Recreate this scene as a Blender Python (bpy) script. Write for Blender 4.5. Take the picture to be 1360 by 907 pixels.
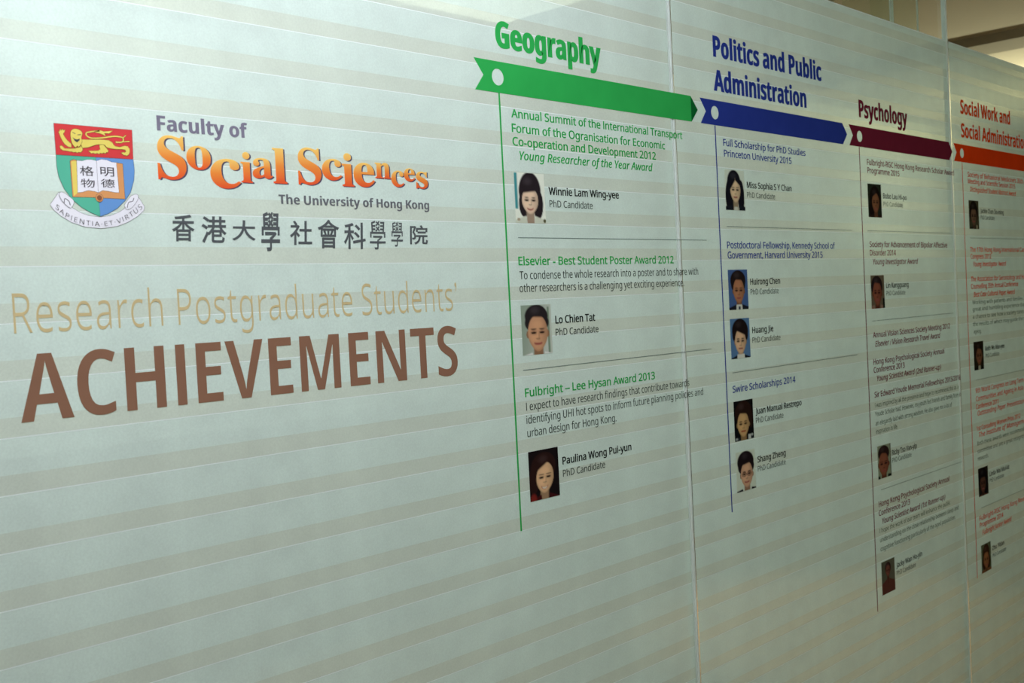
import bpy, math, random
import numpy as np
from mathutils import Matrix, Vector

# ------------------------------------------------------------------ camera, world, exposure, lamps
scene = bpy.context.scene
COL = scene.collection
for o in list(bpy.data.objects):
    bpy.data.objects.remove(o)

cam_data = bpy.data.cameras.new('camera')
camera = bpy.data.objects.new('camera', cam_data)
COL.objects.link(camera)
right = Vector((0.68965647, -0.72236082, -0.05068343))
up = Vector((0.05887613, -0.0138246, 0.99816957))
back = Vector((-0.72173926, -0.69137814, 0.03299558))
camera.matrix_world = Matrix(((right.x, up.x, back.x, 0.0), (right.y, up.y, back.y, -1.2),
                              (right.z, up.z, back.z, 1.45), (0, 0, 0, 1)))
cam_data.sensor_width = 36.0
cam_data.lens = 1460.0 / 1360.0 * 36.0
cam_data.clip_start = 0.05
cam_data.dof.use_dof = True
cam_data.dof.focus_distance = 1.75
cam_data.dof.aperture_fstop = 11.0
scene.camera = camera

world = bpy.data.worlds.new('world')
scene.world = world
world.use_nodes = True
world.node_tree.nodes['Background'].inputs[0].default_value = (0.55, 0.62, 0.58, 1)
world.node_tree.nodes['Background'].inputs[1].default_value = 0.15

scene.view_settings.view_transform = 'Standard'
scene.view_settings.look = 'None'
scene.view_settings.exposure = 0.0
scene.view_settings.gamma = 1.0
scene.view_settings.use_curve_mapping = False
scene.cycles.max_bounces = 10
scene.cycles.transparent_max_bounces = 24
scene.cycles.diffuse_bounces = 4
scene.cycles.caustics_reflective = False
scene.cycles.caustics_refractive = False

def srgb(r, g, b):
    f = lambda c: c / 12.92 if c <= 0.04045 else ((c + 0.055) / 1.055) ** 2.4
    return (f(r / 255.0), f(g / 255.0), f(b / 255.0))

# (label, centre, size x, size y, colour, radiance)  each built below as a ceiling light; both small ones are added fill
LAMPS = [
 ('large cool white ceiling light on the viewer side, above the crest', (0.40, -0.56, 2.76), 1.7, 0.34, (1.00, 0.98, 1.13), 32.0),
 ('small added ceiling light, unseen, on the viewer side above the blue column, to brighten the film', (2.75, -1.50, 2.76), 0.9, 0.4, (0.98, 1.0, 0.90), 9.5),
 ('small added ceiling light, unseen, on the viewer side above the orange column, to brighten the film', (4.50, -1.50, 2.76), 0.9, 0.4, (1.0, 0.98, 0.85), 1.2),
 ('cool ceiling light in the room behind, above the left titles', (1.55, 2.15, 2.76), 1.8, 0.4, (0.98, 0.99, 1.02), 26.0),
 ('warm ceiling light seen through the frosted glass left of the Geography heading', (3.15, 2.1, 2.76), 1.2, 0.5, (1.0, 0.94, 0.76), 2.2),
]
SPOT_AT = (4.40, 1.00)
sd = bpy.data.lights.new('downlight_beam', 'SPOT'); sd.energy = 950; sd.color = (1.0, 0.80, 0.46); sd.spot_size = 0.80; sd.spot_blend = 0.7; sd.shadow_soft_size = 0.05
so = bpy.data.objects.new('downlight_beam', sd); COL.objects.link(so); so.location = (SPOT_AT[0], SPOT_AT[1], 2.78)
# added torchiere, out of view to the right, put in to brighten the ceiling behind
UPLIGHT_AT = (8.7, 1.30)
ud = bpy.data.lights.new('added_uplight_beam', 'AREA'); ud.shape = 'DISK'; ud.size = 0.28; ud.energy = 230; ud.color = (1.0, 0.93, 0.70)
uo = bpy.data.objects.new('added_uplight_beam', ud); COL.objects.link(uo); uo.location = (UPLIGHT_AT[0], UPLIGHT_AT[1], 1.36); uo.rotation_euler = (math.pi, 0, 0)

# ------------------------------------------------------------------ measured layout, metres on the wall
BLOCKS = [
 ('logo_title', 'grey lettering reading Faculty of beside the crest', [
   ('Faculty of', 'facu', 0.6639, 1.6778, 0.1245),
  ]),
 ('logo_title', 'small grey line with the university name under the orange words', [
   ('The University of Hong Kong', 'univ', 0.8294, 1.5963, 0.2616),
  ]),
 ('wall_title', 'thin tan lettering reading Research Postgraduate Students', [
   ('Research Postgraduate Students’', 'thin', 0.4827, 1.4464, 0.6549),
  ]),
 ('wall_title', 'large brown capital letters reading ACHIEVEMENTS', [
   ('ACHIEVEMENTS', 'achi', 0.4839, 1.3492, 0.6483),
  ]),
 ('column_heading', 'bold green heading Geography above the green arrow', [
   ('Geography', 'tg', 1.2491, 1.8547, 0.2609),
  ]),
 ('column_heading', 'bold blue two-row heading Politics and Public Administration', [
   ('Politics and Public', 'tb', 1.8634, 1.9181, 0.4383),
   ('Administration', 'tb', 1.861, 1.8513, 0.3668),
  ]),
 ('column_heading', 'bold dark red heading Psychology above the maroon arrow', [
   ('Psychology', 'tp', 2.4774, 1.8534, 0.267),
  ]),
 ('column_heading', 'bold orange two-row heading Social Work and Social Administration', [
   ('Social Work and', 'to', 3.0915, 1.9173, 0.3807),
   ('Social Administration', 'to', 3.0912, 1.852, 0.5207),
  ]),
 ('award_heading', 'green award heading about a transport summit, first under the green arrow', [
   ('Annual Summit of the International Transport', 'ag', 1.2765, 1.747, 0.469),
   ('Forum of the Ogranisation for Economic', 'ag', 1.276, 1.7239, 0.4121),
   ('Co-operation and Development 2012', 'ag', 1.2762, 1.7029, 0.3819),
   ('Young Researcher of the Year Award', 'agi', 1.2909, 1.681, 0.3557),
  ]),
 ('name_caption', 'two-row name caption right of the topmost green-column portrait', [
   ('Winnie Lam Wing-yee', 'name', 1.3566, 1.6278, 0.1859),
   ('PhD Candidate', 'role', 1.3572, 1.6075, 0.1112),
  ]),
 ('award_heading', 'green one-row award heading about a student poster, 2012', [
   ('Elsevier - Best Student Poster Award 2012', 'ag', 1.2758, 1.5129, 0.4233),
  ]),
 ('description_text', 'thin dark two-row sentence about condensing research into a poster', [
   ('To condense the whole research into a poster and to share with', 'body', 1.2769, 1.4904, 0.5009),
   ('other researchers is a challenging yet exciting experience.', 'body', 1.2754, 1.4698, 0.4537),
  ]),
 ('name_caption', 'two-row name caption right of the middle green-column portrait', [
   ('Lo Chien Tat', 'name', 1.3573, 1.4163, 0.1035),
   ('PhD Candidate', 'role', 1.3567, 1.3963, 0.1115),
  ]),
 ('award_heading', 'green one-row award heading dated 2013, lowest in the green column', [
   ('Fulbright – Lee Hysan Award 2013', 'ag', 1.2757, 1.3024, 0.3482),
  ]),
 ('description_text', 'thin dark three-row sentence about hot spots and urban design', [
   ('I expect to have research findings that contribute towards', 'body', 1.2769, 1.2804, 0.4546),
   ('identifying UHI hot spots to inform future planning policies and', 'body', 1.276, 1.2592, 0.5003),
   ('urban design for Hong Kong.', 'body', 1.2764, 1.2381, 0.2293),
  ]),
 ('name_caption', 'two-row name caption right of the lowest green-column portrait', [
   ('Paulina Wong Pui-yun', 'name', 1.3577, 1.1827, 0.1866),
   ('PhD Candidate', 'role', 1.3575, 1.1623, 0.111),
  ]),
 ('award_heading', 'blue two-row award heading about full PhD scholarship, under the blue arrow', [
   ('Full Scholarship for PhD Studies', 'ab', 1.8854, 1.7446, 0.3284),
   ('Princeton University 2015', 'ab', 1.8864, 1.7234, 0.2651),
  ]),
 ('name_caption', 'name caption right of the long-haired woman in the blue column', [
   ('Miss Sophia S Y Chan', 'name', 1.9662, 1.6646, 0.1805),
   ('PhD Candidate', 'role', 1.9657, 1.6448, 0.1108),
  ]),
 ('award_heading', 'blue two-row award heading about a postdoctoral fellowship', [
   ('Postdoctoral Fellowship, Kennedy School of', 'ab', 1.8829, 1.5412, 0.449),
   ('Government, Harvard University 2015', 'ab', 1.8834, 1.521, 0.389),
  ]),
 ('name_caption', 'name caption right of the upper blue-backed portrait', [
   ('Huirong Chen', 'name', 1.9633, 1.467, 0.1189),
   ('PhD Candidate', 'role', 1.9628, 1.4467, 0.1115),
  ]),
 ('name_caption', 'name caption right of the lower blue-backed portrait', [
   ('Huang Jie', 'name', 1.9627, 1.3678, 0.0835),
   ('PhD Candidate', 'role', 1.9619, 1.348, 0.1116),
  ]),
 ('award_heading', 'blue one-row scholarship heading dated 2014, lowest in the blue column', [
   ('Swire Scholarships 2014', 'ab', 1.8802, 1.2531, 0.2487),
  ]),
 ('name_caption', 'name caption right of the dark-backed portrait in the blue column', [
   ('Juan Manual Restrepo', 'name', 1.9621, 1.2013, 0.1888),
   ('PhD Candidate', 'role', 1.9618, 1.1828, 0.1105),
  ]),
 ('name_caption', 'lowest name caption in the blue column, beside the man in glasses', [
   ('Shang Zheng', 'name', 1.9613, 1.1019, 0.1136),
   ('PhD Candidate', 'role', 1.9612, 1.0833, 0.1121),
  ]),
 ('award_heading', 'maroon two-row award heading directly under the maroon arrow', [
   ('Fulbright-RGC Hong Kong Research Scholar Award', 'ap', 2.5095, 1.7427, 0.5213),
   ('Programme 2015', 'ap', 2.5101, 1.7232, 0.1764),
  ]),
 ('name_caption', 'topmost name caption in the maroon column', [
   ('Bobo Lau Hi-po', 'name', 2.589, 1.6651, 0.1339),
   ('PhD Candidate', 'role', 2.589, 1.6458, 0.1098),
  ]),
 ('award_heading', 'maroon three-row award heading about affective disorder, 2014', [
   ('Society for Advancement of Bipolar Affective', 'ap', 2.5064, 1.5456, 0.4606),
   ('Disorder 2014', 'ap', 2.5066, 1.5252, 0.1423),
   ('Young Investigator Award', 'api', 2.5211, 1.5036, 0.2558),
  ]),
 ('name_caption', 'second name caption from the top in the maroon column', [
   ('Lin Kangguang', 'name', 2.5866, 1.4458, 0.1282),
   ('PhD Candidate', 'role', 2.5861, 1.4268, 0.1083),
  ]),
 ('award_heading', 'maroon two-row award heading about a vision sciences meeting', [
   ('Annual Vision Sciences Society Meeting 2012', 'ap', 2.5052, 1.3277, 0.4592),
   ('Elsevier / Vision Research Travel Award', 'api', 2.5153, 1.3055, 0.3833),
  ]),
 ('award_heading', 'maroon three-row conference heading for the second runner-up', [
   ('Hong Kong Psychological Society Annual', 'ap', 2.5019, 1.2629, 0.4189),
   ('Conference 2013', 'ap', 2.5014, 1.2433, 0.1721),
   ('Young Scientist Award (2nd Runner-up)', 'api', 2.5172, 1.222, 0.3786),
  ]),
 ('award_heading', 'maroon one-row memorial fellowships heading above green-grey small print', [
   ('Sir Edward Youde Memorial Fellowships 2015/2016', 'ap', 2.5005, 1.1838, 0.524),
  ]),
 ('description_text', 'thin four-row small print under the memorial fellowships heading', [
   ('I was inspired by all the presence and hope to recommend this as a', 'bodg', 2.5008, 1.1598, 0.5043),
   ('Youde Scholar had. However, my youth fed friends and family from it', 'bodg', 2.4997, 1.1383, 0.5205),
   ('an elegantly laid with strong wisdom. He also gave me a lot of', 'bodg', 2.5006, 1.1162, 0.4578),
   ('inspiration in life.', 'bodg', 2.5008, 1.0959, 0.1196),
  ]),
 ('name_caption', 'third name caption from the top in the maroon column', [
   ('Ricky Tso Van-yip', 'name', 2.5821, 1.0338, 0.1447),
   ('PhD Candidate', 'role', 2.5821, 1.0154, 0.1111),
  ]),
 ('award_heading', 'maroon three-row conference heading for the first runner-up, lowest in its column', [
   ('Hong Kong Psychological Society Annual', 'ap', 2.5001, 0.9187, 0.4226),
   ('Conference 2013', 'ap', 2.4982, 0.8973, 0.1754),
   ('Young Scientist Award (1st Runner-up)', 'api', 2.515, 0.8758, 0.3758),
  ]),
 ('description_text', 'thin three-row small print at the bottom of the maroon column', [
   ('I hope the work of our team will enhance the public', 'bodg', 2.4997, 0.8554, 0.4236),
   ('understanding on the close relationship between sleep and', 'bodg', 2.4998, 0.8329, 0.4766),
   ('cognitive functioning particularly of the aged population.', 'bodg', 2.5003, 0.811, 0.4525),
  ]),
 ('name_caption', 'lowest name caption in the maroon column', [
   ('Jacky Wan Ho-yin', 'name', 2.5821, 0.7542, 0.1513),
   ('PhD Candidate', 'role', 2.5825, 0.7346, 0.1109),
  ]),
 ('award_heading', 'orange three-row award heading directly under the orange arrow', [
   ("Society of Behavioral Medicine's 35th Annual", 'ao', 3.1264, 1.7443, 0.5286),
   ('Meeting and Scientific Session 2015', 'ao', 3.1268, 1.726, 0.3676),
   ('Distinguished Student Abstract Award', 'aoi', 3.1404, 1.7037, 0.3595),
  ]),
 ('name_caption', 'topmost name caption in the orange column', [
   ('Jackie Chan Siu-ming', 'name', 3.2106, 1.6453, 0.1811),
   ('PhD Candidate', 'role', 3.21, 1.627, 0.1073),
  ]),
 ('award_heading', 'orange three-row congress heading, second in the orange column', [
   ('The 17th Hong Kong International Cancer', 'ao', 3.1243, 1.534, 0.4691),
   ('Congress 2012', 'ao', 3.1268, 1.5148, 0.1537),
   ('Young Investigator Award', 'aoi', 3.1444, 1.4929, 0.2526),
  ]),
 ('award_heading', 'orange three-row association heading above grey-green small print', [
   ('The Association for Gerontology and Human', 'ao', 3.1224, 1.4509, 0.4761),
   ('Counselling 35th Annual Conference', 'ao', 3.122, 1.4304, 0.3693),
   ('Best Case Cultural Paper Award', 'aoi', 3.1384, 1.4073, 0.3232),
  ]),
 ('description_text', 'thin five-row small print in the middle of the orange column', [
   ('Working with patients and families has been a', 'bodg', 3.1271, 1.3864, 0.5329),
   ('great and humbling experience that gives me', 'bodg', 3.1275, 1.3672, 0.5306),
   ('a chance to see how a society cares for people', 'bodg', 3.1266, 1.346, 0.5293),
   ('the results of which may guide the services on', 'bodg', 3.1257, 1.3251, 0.5281),
   ('ageing.', 'bodg', 3.1291, 1.3041, 0.0555),
  ]),
 ('name_caption', 'second name caption from the top in the orange column', [
   ('Keith Wu Man-yee', 'name', 3.2089, 1.2507, 0.1502),
   ('PhD Candidate', 'role', 3.2104, 1.2305, 0.1063),
  ]),
 ('award_heading', 'orange four-row heading about a research conference, below the second divider', [
   ('9th World Congress on Long Term Care in', 'ao', 3.1269, 1.1364, 0.4668),
   ('Communities and Ageing in Asia Annual', 'ao', 3.1263, 1.1131, 0.4651),
   ('Conference 2011', 'ao', 3.1253, 1.0908, 0.1707),
   ('Outstanding Paper Presentation Award', 'aoi', 3.135, 1.0716, 0.4522),
  ]),
 ('award_heading', 'orange two-row heading just above the third small print', [
   ('1st Consulting Women Prize 2012', 'ao', 3.1244, 1.0293, 0.3457),
   ('The Institute of Management', 'aoi', 3.138, 1.0102, 0.4028),
  ]),
 ('description_text', 'thin three-row small print low in the orange column', [
   ('Both these awards were recommended by the', 'bodg', 3.1248, 0.9879, 0.4675),
   ('committee and are a great recognition of our', 'bodg', 3.125, 0.9663, 0.4651),
   ('research.', 'bodg', 3.1252, 0.9453, 0.0789),
  ]),
 ('name_caption', 'third name caption from the top in the orange column', [
   ('Linda Wai Mui-kit', 'name', 3.2056, 0.8892, 0.1586),
   ('PhD Candidate', 'role', 3.2049, 0.871, 0.1128),
  ]),
 ('award_heading', 'orange three-row programme heading, lowest in the orange column', [
   ('Fulbright-RGC Hong Kong Research', 'ao', 3.1211, 0.7749, 0.4094),
   ('Programme 2014', 'ao', 3.1214, 0.7555, 0.1801),
   ('Fulbright Junior Award', 'aoi', 3.1393, 0.7318, 0.2273),
  ]),
 ('name_caption', 'lowest name caption in the orange column', [
   ('Zhu Yidan', 'name', 3.2073, 0.6742, 0.0942),
   ('PhD Candidate', 'role', 3.207, 0.6535, 0.107),
  ]),
]
DIVIDERS = [
  ('upper grey divider in the green column', 1.278, 1.5567, 0.5334),
  ('lower grey divider in the green column', 1.2739, 1.3454, 0.5379),
  ('upper grey divider in the blue column', 1.8848, 1.5845, 0.5348),
  ('lower grey divider in the blue column', 1.8823, 1.2929, 0.5381),
  ('topmost grey divider in the maroon column', 2.4976, 1.5846, 0.498),
  ('second grey divider from the top in the maroon column', 2.5032, 1.3679, 0.4877),
  ('lowest grey divider in the maroon column', 2.5154, 0.9585, 0.4968),
  ('topmost grey divider in the orange column', 3.1279, 1.5731, 0.4695),
  ('second grey divider from the top in the orange column', 3.1331, 1.1724, 0.4372),
  ('lowest grey divider in the orange column', 3.1356, 0.8088, 0.3982),
]
PORTRAIT_RECTS = [
  (1.2745, 1.3469, 1.5799, 1.6608),
  (1.2757, 1.3471, 1.3686, 1.4485),
  (1.2758, 1.3475, 1.1334, 1.214),
  (1.8857, 1.9559, 1.6176, 1.698),
  (1.8811, 1.9533, 1.4178, 1.4986),
  (1.8809, 1.9528, 1.3202, 1.3999),
  (1.881, 1.9521, 1.1547, 1.2346),
  (1.8816, 1.9504, 1.0535, 1.131),
  (2.5087, 2.5777, 1.6177, 1.6973),
  (2.5049, 2.575, 1.3975, 1.4769),
  (2.5096, 2.5699, 0.9841, 1.0661),
  (2.5018, 2.5712, 0.7027, 0.7836),
  (3.1265, 3.1966, 1.599, 1.6783),
  (3.1242, 3.1951, 1.2008, 1.2798),
  (3.1225, 3.1959, 0.8466, 0.9172),
  (3.1277, 3.1929, 0.6244, 0.7026),
]
LOGO_LETTERS = [
  ('S', 0.6618, 0.6996, 1.6201, 1.6731),
  ('o', 0.7002, 0.7335, 1.634, 1.6632),
  ('c', 0.7316, 0.7747, 1.6126, 1.6498),
  ('i', 0.7752, 0.7921, 1.6214, 1.66),
  ('a', 0.7924, 0.823, 1.6276, 1.6539),
  ('l', 0.8232, 0.8445, 1.6225, 1.6682),
  ('S', 0.8622, 0.8999, 1.6228, 1.6722),
  ('c', 0.901, 0.9345, 1.6304, 1.6598),
  ('i', 0.9344, 0.9547, 1.6235, 1.669),
  ('e', 0.9542, 0.9914, 1.6238, 1.6576),
  ('n', 0.9926, 1.0209, 1.6374, 1.6596),
  ('c', 1.0213, 1.0454, 1.6264, 1.6501),
  ('e', 1.0454, 1.0665, 1.6353, 1.6545),
  ('s', 1.0681, 1.091, 1.6258, 1.651),
]
HAN_LETTERS = [
  ('香', 0.6755, 0.7056, 1.5467, 1.579),
  ('港', 0.7148, 0.7499, 1.5451, 1.5778),
  ('大', 0.7577, 0.7919, 1.5481, 1.5738),
  ('學', 0.8001, 0.8287, 1.535, 1.5854),
  ('社', 0.844, 0.8792, 1.5429, 1.575),
  ('會', 0.8881, 0.9239, 1.5387, 1.5774),
  ('科', 0.932, 0.9696, 1.5378, 1.5744),
  ('學', 0.9768, 1.0055, 1.5373, 1.5776),
  ('學', 1.0158, 1.0377, 1.5414, 1.5768),
  ('院', 1.051, 1.0853, 1.5448, 1.5728),
]
CREST_AT = (0.5899, 1.6277)
CREST = {
  'red': [(-49.63, 48.0), (41.98, 47.71), (41.38, 13.83), (-49.21, 13.46)],
  'green': [(-49.21, 13.46), (-3.85, 13.64), (-2.93, -53.49), (-13.89, -49.26), (-24.31, -43.58), (-34.41, -35.01), (-42.69, -23.54), (-47.81, -10.58), (-49.28, 1.04)],
  'blue': [(-3.85, 13.64), (41.38, 13.83), (42.22, 1.56), (40.57, -10.85), (35.54, -24.92), (28.38, -34.38), (18.05, -43.86), (6.44, -50.25), (-2.93, -53.49)],
  'shield': [(-49.63, 48.0), (41.98, 47.71), (41.38, 13.83), (42.22, 1.56), (40.57, -10.85), (35.54, -24.92), (28.38, -34.38), (18.05, -43.86), (6.44, -50.25), (-2.93, -53.49), (-13.89, -49.26), (-24.31, -43.58), (-34.41, -35.01), (-42.69, -23.54), (-47.81, -10.58), (-49.28, 1.04), (-49.21, 13.46)],
  'cover': [(-33.9, 7.51), (-29.99, 9.51), (-25.48, 8.6), (19.9, 8.58), (24.71, 8.25), (27.92, 7.82), (28.18, -32.55), (2.88, -32.22), (-8.1, -32.0), (-33.47, -32.32)],
  'coverleft': [(-32.86, 7.28), (-26.73, 8.23), (-27.07, -27.34), (-32.37, -31.69)],
  'page': [(-26.25, 8.56), (-20.15, 8.33), (-14.65, 10.14), (-9.2, 10.47), (-3.36, 9.32), (2.59, 11.48), (8.89, 11.11), (15.11, 8.9), (20.23, 8.75), (21.36, -25.46), (16.06, -25.37), (8.16, -24.16), (1.86, -23.66), (-3.51, -26.43), (-7.64, -25.09), (-15.36, -24.35), (-21.65, -26.39), (-27.38, -27.35)],
  'fold': [(-3.36, 9.32), (-3.51, -26.43)],
  'clasp': [(-2.65, -32.41), (1.77, -32.26)],
  'ribbon': [(-59.44, -41.69), (-48.94, -27.9), (-44.95, -35.37), (-36.48, -43.64), (-26.23, -49.57), (-15.69, -53.04), (-2.98, -54.25), (9.48, -52.45), (21.03, -47.6), (32.93, -39.6), (43.59, -27.69), (51.88, -40.58), (50.73, -45.27), (41.95, -52.45), (30.0, -59.18), (16.71, -64.16), (-2.57, -67.04), (-21.14, -65.54), (-36.1, -60.91), (-47.68, -54.23), (-56.11, -47.13)],
  'curll': [(-48.59, -29.35), (-44.46, -27.72), (-35.83, -33.58), (-32.58, -37.16), (-33.58, -40.89), (-37.31, -44.7), (-43.74, -39.74), (-47.15, -34.71)],
  'curlr': [(27.59, -39.0), (35.23, -29.54), (42.0, -26.67), (44.7, -28.42), (43.18, -33.88), (36.04, -42.12), (30.14, -44.75), (27.87, -42.05)],
  'inkl': [(-43.74, -39.74), (-42.66, -34.56), (-38.33, -37.35), (-37.11, -41.74)],
  'inkr': [(30.27, -42.75), (32.31, -36.55), (37.34, -34.85), (39.25, -30.93)],
  'arc': [(-54.58, -46.21), (-47.6, -53.06), (-37.51, -59.46), (-21.03, -63.9), (-2.46, -65.38), (16.02, -62.49), (31.01, -56.24), (43.01, -48.87), (50.03, -43.27)],
  'arctop': [(-51.21, -39.97), (-44.22, -47.1), (-34.81, -52.75), (-19.06, -57.3), (-2.02, -58.74), (14.85, -55.82), (28.16, -50.01), (38.46, -42.82), (45.46, -36.9)],
  'body': [(-18.53, 32.42), (-12.23, 32.66), (2.79, 33.77), (12.66, 33.83), (16.73, 31.73), (18.46, 28.94), (20.66, 27.28), (26.04, 26.92), (31.61, 28.76), (35.49, 28.44), (37.65, 25.5), (37.56, 21.81), (36.05, 19.14), (33.57, 17.15), (32.08, 18.15), (29.73, 18.01), (28.65, 19.4), (26.97, 19.81), (28.77, 21.24), (31.49, 21.05), (33.13, 22.26), (32.09, 24.25), (27.45, 24.67), (20.47, 24.35), (14.35, 24.66), (9.85, 25.81), (7.72, 28.19), (4.73, 28.71), (-2.11, 27.87), (-6.71, 26.11), (-12.81, 23.9), (-18.76, 23.14), (-20.01, 26.61)],
  'fore': [(-21.58, 25.08), (-18.67, 24.57), (-18.95, 20.28), (-21.33, 17.63), (-23.13, 18.22), (-25.03, 17.03), (-27.16, 17.96), (-29.39, 17.32), (-31.51, 18.24), (-32.98, 17.93), (-36.55, 18.54), (-41.57, 18.78), (-43.95, 20.72), (-44.5, 23.14), (-42.66, 23.97), (-40.95, 22.69), (-39.27, 21.04), (-33.5, 21.08), (-27.64, 21.83), (-23.9, 23.14)],
  'hind': [(1.65, 27.77), (6.22, 28.45), (8.32, 25.7), (11.52, 22.3), (10.59, 19.7), (9.09, 20.11), (7.83, 18.29), (5.63, 19.38), (4.03, 18.04), (1.82, 18.91), (0.2, 17.22), (-1.97, 18.52), (-4.3, 17.29), (-6.47, 18.38), (-8.78, 17.37), (-10.18, 18.71), (-11.92, 20.38), (-7.08, 20.49), (-1.05, 21.1), (2.07, 22.75), (1.48, 25.24)],
  'paw': [(-31.58, 22.62), (-35.51, 23.41), (-38.94, 25.99), (-41.55, 30.03), (-43.12, 33.42), (-43.99, 36.51), (-45.26, 38.87), (-43.8, 39.33), (-43.29, 41.83), (-41.94, 40.53), (-40.39, 42.41), (-39.77, 40.85), (-37.57, 41.58), (-38.45, 39.05), (-40.01, 37.17), (-38.75, 34.45), (-36.45, 31.1), (-33.74, 28.48), (-31.33, 26.53)],
  'head': [(-31.18, 39.97), (-28.44, 43.02), (-24.02, 43.73), (-19.03, 41.64), (-18.13, 38.5), (-19.49, 34.48), (-18.89, 30.25), (-20.75, 26.56), (-23.14, 23.55), (-24.5, 25.23), (-26.84, 22.94), (-28.89, 24.93), (-30.83, 28.69), (-31.55, 34.29)],
  'tail': [(21.0, 32.4), (27.19, 32.48), (29.99, 33.78), (30.58, 36.75), (28.74, 38.45), (22.21, 39.05), (14.46, 37.96), (6.74, 36.29), (-4.64, 34.87), (-10.56, 35.58), (-13.56, 38.35), (-12.45, 40.58), (-5.65, 42.33), (2.69, 43.71)],
  'tuft': [(-4.91, 42.17), (2.76, 44.79), (7.2, 43.34), (17.98, 44.91), (13.94, 41.69), (7.85, 41.58), (9.54, 38.46), (4.0, 40.56)],
  'tipa': [(30.36, 33.44), (38.24, 34.37)],
  'tipb': [(29.84, 37.43), (33.98, 41.04)],
  'beard': [(-29.59, 34.3), (-27.31, 32.48), (-24.79, 31.96), (-21.04, 33.3), (-21.92, 31.1), (-24.63, 28.78), (-27.45, 30.35)],
  'eyel': [(-29.38, 39.76), (-26.2, 38.24)],
  'eyer': [(-23.73, 37.01), (-19.64, 37.89)],
}

# ------------------------------------------------------------------ materials
MATS = {}
def new_mat(name):
    m = bpy.data.materials.new(name); m.use_nodes = True
    nt = m.node_tree
    for n in list(nt.nodes): nt.nodes.remove(n)
    return m, nt, nt.nodes.new('ShaderNodeOutputMaterial')

def plain(name, col, rough=0.7, noise=0.0, nscale=8.0, spec=0.3):
    if name in MATS: return MATS[name]
    m, nt, out = new_mat(name)
    b = nt.nodes.new('ShaderNodeBsdfPrincipled')
    b.inputs['Roughness'].default_value = rough
    b.inputs['Specular IOR Level'].default_value = spec
    b.inputs['Base Color'].default_value = (*col, 1)
    if noise:
        tc = nt.nodes.new('ShaderNodeTexCoord'); nz = nt.nodes.new('ShaderNodeTexNoise')
        nz.inputs['Scale'].default_value = nscale; nz.inputs['Detail'].default_value = 6
        mr = nt.nodes.new('ShaderNodeMapRange')
        mr.inputs[3].default_value = 1 - noise; mr.inputs[4].default_value = 1 + noise
        vm = nt.nodes.new('ShaderNodeVectorMath'); vm.operation = 'SCALE'
        vm.inputs[0].default_value = col
        nt.links.new(tc.outputs['Object'], nz.inputs['Vector'])
        nt.links.new(nz.outputs['Fac'], mr.inputs[0]); nt.links.new(mr.outputs[0], vm.inputs['Scale'])
        nt.links.new(vm.outputs[0], b.inputs['Base Color'])
    nt.links.new(b.outputs[0], out.inputs[0])
    MATS[name] = m; return m

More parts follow.
